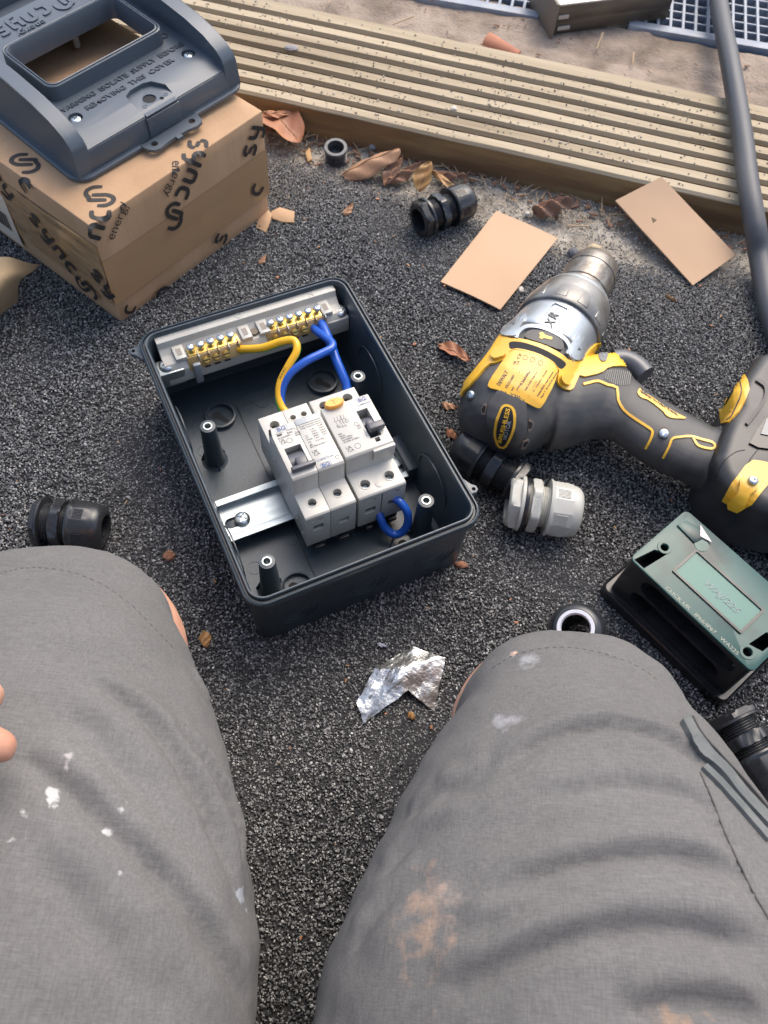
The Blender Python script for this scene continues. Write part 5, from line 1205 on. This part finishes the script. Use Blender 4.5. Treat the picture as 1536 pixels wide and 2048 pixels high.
dr([Q1([(440, 835), (485, 850), (505, 895), (508, 1000), (478, 1110), (440, 1190), (390, 1180), (360, 1080), (370, 970), (398, 890), (412, 850)])], 'badge_field', m_dark, .0031)
dr(text2d('BRUSHLESS', Q1([(412, 1150)])[0], (.22, -.975), (-.975, -.22), 62, 11), 'badge_wording', m_yd, .0034, ml=30, kind='stuff')
dr(text2d('MOTOR', Q1([(458, 1120)])[0], (.2, -.98), (-.98, -.2), 33, 10), 'badge_wording', m_gear, .0034, ml=30, kind='stuff')
for P in ([(205, 850), (240, 800), (262, 810), (245, 910), (210, 900)], [(650, 945), (690, 960), (705, 990), (670, 1065), (640, 1060), (665, 1010)], [(600, 1160), (650, 1140), (665, 1150), (620, 1225), (585, 1230)]):
    dr([Q1(P)], 'vent_frame', mat('dusty_tan', (.20, .15, .11), .8), .0010); c = (sum(p[0] for p in P)/len(P), sum(p[1] for p in P)/len(P)); dr([Q1([(c[0]+(a-c[0])*.62, c[1]+(b-c[1])*.62) for a, b in P])], 'vent', m_dark, .0013)
# rating plate wording (rotated as on the plate)
UT = Q1([(0, 0), (95, -150)]); ut = Vector((95, -150)).normalized(); vt = Vector((-150, -95)).normalized()
tp_ = []
for s, O, w, h in (('DEWALT', (385, 645), 150/4.8, 50/4.8), ('DCD1007', (452, 665), 140/4.8, 30/4.8), ('18V', (500, 690), 40/4.8, 20/4.8), ('XRP Li-Ion', (545, 690), 190/4.8, 20/4.8), ('2.250 /min', (590, 640), 150/4.8, 22/4.8), ('38.250 bpm', (625, 690), 200/4.8, 20/4.8), ('3 - 13mm  chuck', (700, 700), 240/4.8, 20/4.8), ('WARNING read manual', (735, 745), 270/4.8, 20/4.8), ('Type 1  D-65510 Idstein', (765, 760), 290/4.8, 18/4.8), ('UK', (520, 450), 40/4.8, 28/4.8), ('CA', (548, 452), 40/4.8, 28/4.8), ('CE', (560, 400), 60/4.8, 36/4.8)):
    tp_ += text2d(s, Q1([O])[0], ut, vt, w, h)
for c in ((620, 380), (690, 400), (765, 430)): tp_ += rib2d(Q1([(c[0]+22*math.cos(R(a)), c[1]+22*math.sin(R(a))) for a in range(0, 361, 40)]), 1.0)
for P in ([(440, 640), (510, 480)], [(500, 670), (570, 510)], [(580, 640), (625, 490)], [(560, 700), (690, 450)], [(650, 740), (790, 480)]): tp_ += rib2d(Q1(P), .6, 0)
dr(tp_, 'plate_wording', m_greyink, .00235, lp, ml=40, deep=.0002, kind='stuff')
# handle trims
dr(rib2d(Q2([(-60, 470), (0, 455), (70, 442), (150, 475), (230, 500), (240, 600), (290, 690), (400, 775), (500, 840), (540, 880), (520, 950), (480, 1025)]), 5.0, 2), 'yellow_piping', m_yd, .0008)
dr(rib2d(Q2([(630, 1105), (680, 1010), (710, 940), (780, 925), (870, 920), (960, 945), (1050, 970), (1078, 1000), (1060, 1025), (1000, 1020), (930, 995), (890, 935)]), 4.6), 'yellow_piping', m_yd, .0008)
dr([Q2([(400, 545), (425, 500), (450, 540), (520, 575), (640, 660), (740, 720), (850, 772), (700, 765), (650, 740), (630, 705), (500, 605), (440, 590)])], 'handle_badge', m_yd, .0008)
dr(text2d('BRUSHLESS', Q2([(742, 728)])[0], (-.84, -.54), (.50, .86), 88, 9), 'handle_wording', m_greyink, .0010, ml=30, kind='stuff')
dr(rib2d(Q2([(130, 420), (160, 350), (220, 320), (330, 330), (380, 370)]), .1, 0), 'grip_edge', m_rub, .0002) if False else None
for k in range(13):
    dr(rib2d(Q2([(150+k*17, 350-8*math.sin(k/12*3.14)+k*1), (128+k*17, 425+k*4+22*math.sin(k/12*3.14))]), 1.2, 0), 'grip_line', mat('grip_pale', (.25, .24, .21), .7), .0006)
for k in range(20):
    x0_, y0_ = 465+k*35, 455+k*20-(6 if k > 10 else 0); L_ = 60-k*1.5
    dr(rib2d(Q2([(x0_, y0_), (x0_-L_*.35+4, y0_+L_)]), 1.3, 0), 'grip_rib', mat('grip_grey', (.10, .10, .10), .6), .0010)
dr([Q2([(620, 835), (660, 840), (680, 880), (665, 930), (625, 935), (598, 900), (600, 860)])], 'screw_recess', mat('recess_brown', (.08, .05, .035), .6), .0006)
def dscrew(px, py, r):
    p, n = cast(BV, px, py); o = screw(drill, DI @ (p+n*.0010), r, .3); o.rotation_euler = n.to_track_quat('Z', 'Y').to_euler(); return o
dscrew(*Q2([(635, 898)])[0], .0036); dscrew(*Q1([(108, 725)])[0], .0034)
# gear case: emblem, hammer selector, ridges
dr(rib2d([(1075, 662), (1086, 640), (1103, 611), (1111, 607), (1135, 618), (1133, 626), (1112, 660), (1108, 668)], 1.2, 0), 'emblem_frame', m_gear, .0009)
dr(text2d('X', (1103, 655), (.62, -.78), (-.86, -.5), 14, 25), 'emblem_wording', mat('emblem_dark', (.10, .10, .10), .5), .0008, ml=30, kind='stuff'); dr(text2d('R', (1111, 640), (.62, -.78), (-.86, -.5), 13, 25), 'emblem_wording', mat('emblem_dark', (.10, .10, .10), .5), .0008, ml=30, kind='stuff')
dr(rib2d(Q1([(540, 190), (570, 130), (640, 85), (750, 85), (880, 130), (980, 190), (1030, 260), (1040, 330), (1080, 395)]), 7), 'selector_arch', m_gear, .0024)
dr([Q1([(610, 185), (640, 130), (700, 108), (850, 130), (960, 180), (990, 270), (955, 305), (780, 235)])], 'mode_selector', m_rub, .0020)
dr([Q1([(750, 150), (775, 135), (800, 150), (810, 165), (880, 185), (870, 212), (795, 192), (780, 205), (750, 190), (765, 172)])], 'hammer_icon', m_yd, .0023)
for P in ([(440, 80), (500, 70), (550, 90), (560, 140), (540, 180), (420, 175), (400, 140)], [(1040, 320), (1100, 300), (1160, 320), (1170, 380), (1120, 400), (1050, 385)]): dr([Q1(P)], 'screw_boss', m_gear, .0030, deep=.003)
dr(rib2d([(1158, 672), (1145, 695), (1135, 712)], 16, 0), 'gear_flute', m_gear, .0022); dr(rib2d([(1049, 628), (1036, 655), (1030, 668)], 12, 0), 'gear_flute', m_gear, .0022)
dr([Q3([(738, 545), (750, 522), (775, 520), (785, 545), (775, 575), (750, 578)])], 'direction_button', mat('button_grey', (.16, .16, .16), .5), .0022); dr(rib2d(Q3([(758, 540), (768, 556)]), 2, 0), 'button_mark', m_gear, .0025)
# trigger
A = W(1243, 722, ZD); B = W(1300, 742, ZD); C_ = W(1296, 765, ZD)
g = G().tube(cr([W(1225, 722, ZD), W(1248, 722, ZD), W(1272, 734, ZD), W(1290, 752, ZD)], 6), .0088, 18); g.v = [tuple(DI @ Vector(p)) for p in g.v]
obj('trigger', g, mat('trigger_grey', (.075, .078, .085), .32), drill)
# battery foot, bumper, hook, battery
PB = [(1446, 850), (1443, 822), (1462, 790), (1489, 750), (1512, 741), (1560, 752), (1640, 830), (1700, 960), (1640, 1075), (1560, 1070), (1500, 1055), (1440, 1025), (1412, 985), (1403, 950), (1418, 905), (1432, 872)]
P = [DI @ W(px, py, ZD) for px, py in PB]
g = G().prism([(p.x, p.y) for p in P], .0060, .068)
foot = obj('battery_foot', g, mat('foot_dark', (0.018, 0.018, 0.019), 0.38, col2=(0.075, 0.072, 0.068), nscale=16, detail=8, nlo=.45, nhi=.72, rough2=.6), drill, bev=.010, seg=4, ang=50)
P = [DI @ W(px, py, .045) for px, py in ((1548, 800), (1700, 740), (1850, 900), (1780, 1120), (1600, 1090), (1530, 960))]
obj('battery', G().prism([(p.x, p.y) for p in P], .0005, .081), mat('battery_black', (.014, .014, .015), .4), drill, bev=.005, seg=3)
BV2 = bvh_of([foot])
drape(BV2, [[(1497, 888), (1512, 862), (1530, 838), (1575, 818), (1600, 905), (1540, 900), (1515, 897)]], 'battery_rail', mat('rail_black', (.008, .008, .009), .25), drill, .0016, 6)
drape(BV2, [[(1519, 871), (1530, 842), (1590, 822), (1600, 880), (1560, 880)]], 'rail_plate', mat('plate_gloss', (.16, .165, .17), .25), drill, .0024, 6)
drape(BV2, rib2d([(1500, 985), (1490, 960), (1497, 925), (1515, 900)], 1.6), 'panel_line', m_dark, drill, .0003, 6)
drape(BV2, rib2d([(1512, 760), (1530, 775), (1528, 800), (1508, 830), (1492, 850)], 7), 'foot_ridge', m_rub, drill, .0016, 6)
drape(BV2, rib2d([(1432, 955), (1446, 925), (1470, 905), (1490, 900)], 1.2), 'panel_line', m_dark, drill, .0003, 6)
drape(BV2, [Q2([(1335, 375), (1365, 440), (1372, 520), (1340, 620), (1290, 710), (1200, 800), (1145, 812), (1128, 700), (1160, 640), (1230, 480)])], 'corner_bumper', m_yd, drill, .0016, 5)
drape(BV2, [Q2([(1240, 450), (1256, 470), (1250, 540), (1195, 640), (1165, 655), (1160, 610), (1200, 520)])], 'bumper_logo_field', m_dark, drill, .0020, 5)
drape(BV2, rib2d(Q2([(1300, 420), (1310, 560), (1240, 740), (1190, 790)]), 1.6), 'bumper_line', m_rub, drill, .0020, 5)
drape(BV2, text2d('DEWALT', Q2([(1188, 640)])[0], (.38, -.92), (-.92, -.38), 36, 9), 'bumper_wording', m_yd, drill, .0023, 30, kind='stuff')
drape(BV2, [Q2([(1400, 1130), (1480, 1140), (1640, 1180), (1600, 1260), (1480, 1400), (1400, 1500), (1330, 1535), (1225, 1512), (1150, 1470), (1230, 1320), (1330, 1180)])], 'side_clip', m_yd, drill, .0016, 5)
drape(BV2, [Q2([(1285, 1310), (1310, 1285), (1440, 1320), (1430, 1390), (1370, 1420), (1350, 1500), (1300, 1530), (1230, 1505), (1225, 1460), (1290, 1400)])], 'clip_catch', m_yd, drill, .0060, 5, deep=.003)
p, n = cast(BV2, *Q2([(1370, 1345)])[0]); o = screw(drill, DI @ (p+n*.0070), .0034, .3); o.rotation_euler = n.to_track_quat('Z', 'Y').to_euler()
pts = [W(1410, 985, .030), W(1408, 1003, .024), W(1430, 1022, .020), W(1470, 1045, .018), W(1500, 1058, .016), W(1520, 1062, .016)]
P = cr(pts, 6); g = G(); v = []
for q in P: q = DI @ q; v.append(q+Vector((0, 0, .007))); v.append(q-Vector((0, 0, .012)))
f = [(2*i, 2*i+1, 2*i+3, 2*i+2) for i in range(len(P)-1)]
bh = link('belt_hook', G().add(v, f).mesh('hook'), mat('hook_metal', (.42, .36, .28), .3, metal=1), drill); md = bh.modifiers.new('s', 'SOLIDIFY'); md.thickness = .0016

# =================================================================== PERSON kneeling behind the camera, thighs in view
m_skin = mat('skin', (0.60, 0.33, 0.22), 0.5, col2=(0.52, 0.26, 0.17), nscale=30, bump=.15, bscale=700, subs=.25)
def capsule(g, A, B, ra, rb, n=28, sq=1.0, nz=10):
    A, B = Vector(A), Vector(B); X = (B-A).normalized(); Y = Vector((0, 0, 1)).cross(X); Y = Y.normalized() if Y.length > .05 else Vector((1, 0, 0)); Z = X.cross(Y); L = (B-A).length; rs = []
    for i in range(1, nz): t = math.pi/2*i/nz; rs.append((-ra*math.cos(t), ra*math.sin(t)))
    for i in range(9): t = i/8; rs.append((L*t, ra+(rb-ra)*t))
    for i in range(1, nz): t = math.pi/2*i/nz; rs.append((L+rb*math.sin(t), rb*math.cos(t)))
    g.rings([[tuple(A+X*x+Y*(r*math.cos(2*math.pi*k/n))+Z*(r*sq*math.sin(2*math.pi*k/n))) for k in range(n)] for x, r in rs]); return g
def ell(g, c, r, n=28):
    rs = []
    for i in range(1, 16): t = math.pi*i/16; rs.append([(c[0]+r[0]*math.sin(t)*math.cos(2*math.pi*k/n), c[1]+r[1]*math.sin(t)*math.sin(2*math.pi*k/n), c[2]-r[2]*math.cos(t)) for k in range(n)])
    g.rings(rs); return g
def caps(specs): return [capsule(G(), *s) for s in specs]
pers = empty('person', Matrix.Translation((0, -.25, 0)), 'person kneeling in paint-marked grey work shorts, thighs framing the enclosure', 'person')
PI_ = pers.matrix_world.inverted()
LK = Vector((-.174, .146, .088)); RK = Vector((.112, .129, .088))
TH_L = [(LK, .070, .066), (Vector((-.160, .098, .106)), .088, .078), (Vector((-.149, .045, .120)), .100, .083), (Vector((-.143, -.010, .130)), .110, .086), (Vector((-.130, -.15, .140)), .112, .090), (Vector((-.105, -.33, .17)), .105, .100)]
TH_R = [(RK, .0625, .066), (Vector((.111, .086, .106)), .0875, .078), (Vector((.112, .042, .119)), .107, .083), (Vector((.113, -.005, .129)), .120, .086), (Vector((.108, -.13, .140)), .118, .090), (Vector((.085, -.335, .17)), .105, .100)]
body_g = []
for T, sx in ((TH_L, -1), (TH_R, 1)):
    K = T[0][0]; kn = K+Vector((-sx*(.0120 if sx < 0 else .0060), .004, -.013))
    body_g += caps([(kn, T[1][0], .0600 if sx < 0 else .0575, .062), (T[1][0], T[5][0], .068, .085)])
    ft = Vector((sx*.10, -.34, .050)); body_g += caps([(kn+Vector((0, -.01, -.016)), kn*.5+ft*.5+Vector((sx*.01, 0, .004)), .054, .052), (kn*.5+ft*.5, ft, .052, .036), (ft, ft+Vector((-sx*.03, -.14, -.016)), .034, .030)])
body_g += [ell(G(), (-.010, -.360, .20), (.165, .120, .125)), ell(G(), (-.010, -.400, .40), (.140, .100, .20)), ell(G(), (-.010, -.385, .56), (.170, .105, .15))]
SHL, SHR = Vector((-.175, -.375, .635)), Vector((.155, -.375, .635))
body_g += caps([(SHL, Vector((-.01, -.375, .66)), .055, .06), (SHR, Vector((-.01, -.375, .66)), .055, .06), ((-.01, -.37, .66), (-.01, -.345, .745), .058, .052)])
body_g += [ell(G(), (-.008, -.315, .815), (.074, .090, .108)), ell(G(), (-.008, -.275, .765), (.048, .05, .045)), ell(G(), (-.008, -.222, .800), (.013, .018, .020)), ell(G(), (-.083, -.325, .81), (.010, .018, .030)), ell(G(), (.067, -.325, .81), (.010, .018, .030))]
# arms: left hand hovers over the left thigh, right hand rests by the right hip
HL = W(-150, 1500, .232); ELB = Vector((-.285, -.20, .36))
body_g += caps([(SHL, ELB, .052, .042), (ELB, HL+Vector((-.075, -.035, .028)), .042, .028)])
def hand(base, dirv, upv, side, curl=(.35, .45, .4), ths=1):
    D = Vector(dirv).normalized(); U = Vector(upv); U = (U-D*U.dot(D)).normalized(); S_ = D.cross(U)*side; out = []
    out += caps([(base-D*.008+S_*.018, base+D*.062+S_*.026, .017, .014), (base-D*.004, base+D*.066, .019, .0145), (base-D*.008-S_*.018, base+D*.058-S_*.026, .018, .014)])
    for k, (off, l, r, c0) in enumerate(((.0265, .068, .0086, .062), (.0088, .076, .0090, .068), (-.0090, .070, .0086, .066), (-.0255, .056, .0076, .058))):
        p = base+D*c0+S_*off; d = D.copy()
        for q, fr_ in enumerate((.45, .30, .25)):
            an = curl[q]; d = (d*math.cos(an)-U*math.sin(an)).normalized() if (q or True) else d
            p2 = p+d*(l*fr_); out += caps([(p, p2, r*(1-.08*q), r*(1-.08*(q+1)))]); p = p2
    p = base+D*.010+S_*.026; d = (D*.55+S_*.75-U*.25).normalized()
    for q, l in enumerate((.036, .028, .022)):
        p2 = p+d*l; out += caps([(p, p2, .0125-.0012*q, .0115-.0012*q)]); p = p2; d = (d*.85+D*.45).normalized()
    return out
tipA = W(-14, 1452, .222)                      # where the middle fingertip enters the picture
dv = Vector((.97, .08, -.10)).normalized()
base = tipA-dv*.128+Vector((0, 0, .034))
body_g[-1:] = caps([(ELB, base-dv*.03, .042, .028)])
body_g += hand(base, dv, (0, 0, 1), 1, curl=(.18, .30, .28))
ELR = Vector((.285, -.25, .36)); hb = Vector((.215, -.150, .262)); body_g += caps([(SHR, ELR, .052, .042), (ELR, hb-Vector((-.25, .9, -.2)).normalized()*.03, .042, .028)])
body_g += hand(hb, (-.25, .9, -.2), (0, 0, 1), -1, curl=(.15, .25, .25))
me = remesh(body_g, .0030, 3, 'body'); me.transform(PI_); body = link('body', me, m_skin, pers, ang=180)
# finger nails
# ---- shorts
m_cloth = mat('shorts_cloth', (0.104, 0.101, 0.097), 0.92, col2=(0.142, 0.138, 0.133), nscale=11, detail=9, bump=.35, bscale=1500, dist=.0005, nlo=.3, nhi=.7)
def stain_material():
    """work cloth with dried paint flecks and a rusty smear, fixed to the cloth"""
    m = m_cloth; N = m.node_tree.nodes; L = m.node_tree.links; b = N['Principled BSDF']; prev = b.inputs['Base Color'].links[0].from_socket
    tc = N.new('ShaderNodeTexCoord'); nz = N.new('ShaderNodeTexNoise'); nz.inputs['Scale'].default_value = 150; nz.inputs['Detail'].default_value = 5; L.new(tc.outputs['Object'], nz.inputs[0])
    for (px, py, z, r, sy, col, st) in STAINS:
        p = STP[(px, py)]; mp = N.new('ShaderNodeMapping'); mp.vector_type = 'POINT'; s = 1/r; mp.inputs['Location'].default_value = (-p.x*s, -p.y*s/sy, -p.z*s*.6); mp.inputs['Scale'].default_value = (s, s/sy, s*.6)
        L.new(tc.outputs['Object'], mp.inputs[0]); ln = N.new('ShaderNodeVectorMath'); ln.operation = 'LENGTH'; L.new(mp.outputs[0], ln.inputs[0])
        ad = N.new('ShaderNodeMath'); ad.operation = 'MULTIPLY_ADD'; ad.inputs[1].default_value = 4.5; L.new(nz.outputs[0], ad.inputs[0]); L.new(ln.outputs['Value'], ad.inputs[2])
        mr = N.new('ShaderNodeMapRange'); mr.inputs[1].default_value = 3.30 if st < 1 else 2.95; mr.inputs[2].default_value = 2.3 if st < 1 else 2.55; mr.inputs[3].default_value = 0; mr.inputs[4].default_value = st if st < 1 else .48
        L.new(ad.outputs[0], mr.inputs[0]); mx = N.new('ShaderNodeMix'); mx.data_type = 'RGBA'; mx.inputs[7].default_value = (*col, 1); L.new(mr.outputs[0], mx.inputs[0]); L.new(prev, mx.inputs[6]); prev = mx.outputs[2]
    for sc in ((1700, 160, 700), (160, 1700, 700)):
        mp = N.new('ShaderNodeMapping'); mp.inputs['Scale'].default_value = sc; L.new(tc.outputs['Object'], mp.inputs[0]); n_ = N.new('ShaderNodeTexNoise'); n_.inputs['Scale'].default_value = 1.0; n_.inputs['Detail'].default_value = 2; L.new(mp.outputs[0], n_.inputs[0])
        mr = N.new('ShaderNodeMapRange'); mr.inputs[1].default_value = .3; mr.inputs[2].default_value = .7; mr.inputs[3].default_value = .87; mr.inputs[4].default_value = 1.13; L.new(n_.outputs[0], mr.inputs[0])
        vm = N.new('ShaderNodeVectorMath'); vm.operation = 'SCALE'; L.new(prev, vm.inputs[0]); L.new(mr.outputs[0], vm.inputs['Scale']); prev = vm.outputs[0]
    L.new(prev, b.inputs['Base Color'])
sg = []
for T, hem in ((TH_L, Vector((.10, .90, .02))), (TH_R, Vector((-.05, .95, .02)))):
    P = cr([q[0] for q in T], 8); Rr_ = cr([Vector((q[1], q[2], 0)) for q in T], 8); rs = []
    nn = len(P); n = 56
    d0 = (P[0]-P[2]).normalized()
    # knee end: rounded cuff
    seq = [(P[0]+d0*(.050*math.sin(math.pi/2*q)), Rr_[0]*(.22+.78*math.cos(math.pi/2*q)**.85)) for q in (.93, .86, .76, .62, .46, .28, .12)] if True else []
    seq += [(p, r) for p, r in zip(P, Rr_)]
    for i, (p, r) in enumerate(seq):
        a = seq[max(0, i-1)][0]; b = seq[min(len(seq)-1, i+1)][0]; X = (a-b).normalized(); Y = Vector((0, 0, 1)).cross(X).normalized(); Z = X.cross(Y)*-1
        if Z.z < 0: Z = -Z
        ring = []
        for k in range(n):
            an = 2*math.pi*k/n; ca, sa = math.cos(an), math.sin(an); k2 = (abs(ca)**2.2+abs(sa)**2.2)**(-1/2.2)
            ring.append(tuple(p+Y*(r.x*k2*ca)+Z*(r.y*k2*sa)))
        rs.append(ring)
    sg.append(G().rings(rs))
sg += [ell(G(), (-.010, -.365, .20), (.180, .132, .130)), ell(G(), (-.010, -.390, .285), (.150, .112, .085))]
me = remesh(sg, .0032, 6, 'shorts'); me.transform(PI_); shorts = link('shorts', me, m_cloth, pers, ang=180)
BVS = bvh_of([shorts])
# folds: grooves with a soft ridge above, traced over the cloth
FOLDS = [([(1000, 1532), (1050, 1500), (1110, 1470), (1180, 1455), (1240, 1453), (1310, 1470), (1370, 1500), (1410, 1535)], .0045, .0034), ([(1080, 1605), (1150, 1585), (1260, 1572), (1360, 1585), (1440, 1620)], .0055, .0022),
         ([(960, 1810), (1060, 1765), (1160, 1732), (1260, 1715), (1340, 1714), (1430, 1735), (1500, 1765)], .0055, .0040), ([(920, 1880), (1010, 1845), (1100, 1805), (1190, 1790)], .0060, .0022), ([(880, 1990), (1000, 1935), (1120, 1890), (1240, 1865), (1360, 1862), (1460, 1880), (1540, 1905)], .0065, .0040),
         ([(870, 1600), (930, 1570), (1000, 1520)], .006, .0020), ([(820, 1640), (860, 1600), (930, 1560)], .005, .0018), ([(1250, 2030), (1330, 2010), (1440, 2012), (1530, 2040)], .006, .0040), ([(760, 1760), (820, 1690), (900, 1640)], .006, .002), ([(700, 1900), (780, 1800), (860, 1740)], .006, .0018), ([(1390, 1560), (1450, 1690), (1500, 1800), (1536, 1900)], .004, .0016),
         ([(170, 1352), (240, 1400), (300, 1450), (350, 1520), (400, 1610), (440, 1700), (475, 1800)], .0050, .0040), ([(340, 1450), (390, 1510), (430, 1570), (465, 1650), (482, 1740)], .0042, .0032), ([(20, 1508), (90, 1545), (160, 1600), (230, 1670), (310, 1740), (380, 1820), (430, 1900), (470, 1980), (492, 2048)], .0060, .0040),
         ([(120, 1420), (180, 1460), (230, 1520), (260, 1580)], .008, .0016), ([(60, 1700), (140, 1790), (220, 1900), (270, 2000)], .009, .0018), ([(380, 1330), (430, 1420), (470, 1500)], .005, .0014)]
me = shorts.data; nv = len(me.vertices); co = np.zeros(nv*3, 'f'); me.vertices.foreach_get('co', co); co = co.reshape(-1, 3)
no = np.zeros(nv*3, 'f'); me.vertices.foreach_get('normal', no); no = no.reshape(-1, 3); disp = np.zeros(nv)
for pts, w, dpt in FOLDS:
    P = []
    for q in cr([(a, b, 0) for a, b in pts], 6):
        h = BVS.ray_cast(CAMP, ray(q.x, q.y))[0]
        if h is not None: P.append(PI_ @ h)
    if len(P) < 3: continue
    P = np.array([tuple(p) for p in P]); d2 = ((co[:, None, :]-P[None])**2).sum(-1); j = d2.argmin(1); d = np.sqrt(d2[np.arange(nv), j]); t = j/(len(P)-1); fade = np.clip(np.minimum(t, 1-t)*5, 0, 1)**.7
    # signed side: ridge on the knee side
    rel = co-P[j]; tan = np.gradient(P, axis=0)[j]; sgn = np.sign((np.cross(tan, rel)*no).sum(1))
    ds = d*sgn
    dd = 1.25*(-dpt*np.exp(-(ds/(.62*w))**2)+.80*dpt*np.exp(-((ds-1.35*w)/(1.2*w))**2)+.30*dpt*np.exp(-((ds+2.0*w)/(1.6*w))**2))
    end = (d < 6*w); disp += dd*fade*end
low = np.array([.0026*noise.noise(Vector(p)*14)+.0011*noise.noise(Vector((p[0]*26, p[1]*70, p[2]*40)))+.0004*noise.noise(Vector((p[0]*120, p[1]*120, p[2]*120))) for p in co]); disp += low
co2 = co+no*disp[:, None]; me.vertices.foreach_set('co', co2.astype('f').ravel()); me.update()
BVS = bvh_of([shorts])
STAINS = [(100, 1592, 0, .0060, 1.2, (.72, .72, .70), 1), (45, 1632, 0, .0055, .5, (.60, .60, .58), 1), (30, 1680, 0, .0040, .45, (.60, .60, .58), 1), (244, 1620, 0, .0026, 1.5, (.60, .60, .58), 1), (217, 1664, 0, .0026, 1.0, (.66, .66, .64), 1), (132, 1532, 0, .0026, 1.8, (.50, .46, .46), 1), (482, 1798, 0, .0045, 1.3, (.42, .46, .50), 1), (240, 1742, 0, .0020, 1.0, (.5, .5, .5), 1),
          (1050, 1322, 0, .0075, .8, (.44, .45, .46), .45), (1010, 1440, 0, .0070, .6, (.40, .40, .43), .40), (850, 1840, 0, .0095, 1.9, (.40, .25, .16), .38), (905, 1790, 0, .0075, .9, (.32, .26, .22), .35), (1350, 2046, 0, .010, .4, (.36, .22, .13), .55), (1030, 1305, 0, .0022, 1.0, (.66, .45, .34), .8)]
STP = {}
for s_ in STAINS:
    h = BVS.ray_cast(CAMP, ray(s_[0], s_[1]))[0]; STP[(s_[0], s_[1])] = PI_ @ (h if h is not None else W(s_[0], s_[1], .2))
stain_material()
m_thread = mat('dark_thread', (0.07, 0.065, 0.06), .8)
def sline(pts, w, m, name, h=.0005, dash=None, par=None, deep=.0008):
    polys = rib2d(pts, w, 8)
    if dash: polys = [p for i, p in enumerate(polys) if i % 2 == 0]
    return drape(BVS, polys, name, m, par or shorts, h, 14, .2, deep)
sline([(0, 1147), (40, 1137), (90, 1136), (150, 1146), (210, 1172), (265, 1212), (310, 1258), (350, 1300)], 1.6, m_thread, 'hem_stitching', .0001, True)['kind'] = 'stuff'
sline([(985, 1336), (1030, 1310), (1090, 1296), (1150, 1296), (1210, 1308), (1270, 1330), (1320, 1362)], 1.6, m_thread, 'hem_stitching', .0001, True)['kind'] = 'stuff'
m_pk = mat('pocket_cloth', (0.09, 0.098, 0.098), .85, col2=(0.14, 0.145, 0.14), nscale=60, bump=.3, bscale=1500)
sline([(1366, 1442), (1385, 1475), (1410, 1510), (1445, 1545), (1480, 1590), (1536, 1650)], 17, m_pk, 'pocket_edge', .0030, deep=.002)
sline([(1405, 1535), (1440, 1570), (1480, 1615), (1536, 1680)], 12, m_pk, 'pocket_edge', .0020, deep=.002)
sline([(1376, 1440), (1400, 1482), (1440, 1525), (1490, 1580), (1540, 1640)], 2.4, m_thread, 'pocket_piping', .0036)
sline([(1400, 1545), (1425, 1600), (1450, 1665), (1480, 1730), (1510, 1790), (1545, 1850)], 2.4, m_thread, 'side_seam', .0004)
# shirt, hair, boots (out of the picture, built simply so the figure is whole)
m_shirt = mat('shirt_cloth', (.06, .065, .075), .9, bump=.3, bscale=1500)
sh = [ell(G(), (-.010, -.395, .36), (.162, .118, .13)), ell(G(), (-.010, -.400, .44), (.156, .114, .20)), ell(G(), (-.010, -.385, .56), (.186, .118, .15))]+caps([(SHL, SHL*.45+ELB*.55, .068, .062), (SHR, SHR*.45+ELR*.55, .068, .062), (SHL, SHR, .062, .062)])
me = remesh(sh, .005, 4, 'shirt'); me.transform(PI_); link('shirt', me, m_shirt, pers, ang=180)
me = remesh([ell(G(), (-.008, -.335, .838), (.083, .094, .095))], .004, 3, 'hair')
for v_ in me.vertices:
    if v_.co.y > -.262: v_.co.y = -.262-(v_.co.y+.262)*.2
me.transform(PI_); link('hair', me, mat('hair_brown', (.05, .032, .02), .7, bump=.6, bscale=500), pers, ang=180)
for x in (-.040, .024):
    link('eye', ell(G(), (0, 0, 0), (.010, .008, .009), 16).mesh('e'), mat('eye_dark', (.05, .04, .035), .2), pers).location = PI_ @ Vector((x, -.236, .822))
for sx in (-1, 1):
    ft = Vector((sx*.10, -.345, .052)); me = remesh(caps([(ft, ft+Vector((-sx*.012, -.055, .0)), .046, .044), (ft+Vector((-sx*.012, -.055, 0)), ft+Vector((-sx*.035, -.165, -.008)), .044, .040)]), .004, 3, 'boot'); me.transform(PI_); link('boot', me, mat('boot_brown', (.09, .06, .04), .7, bump=.3, bscale=200), pers, ang=180)
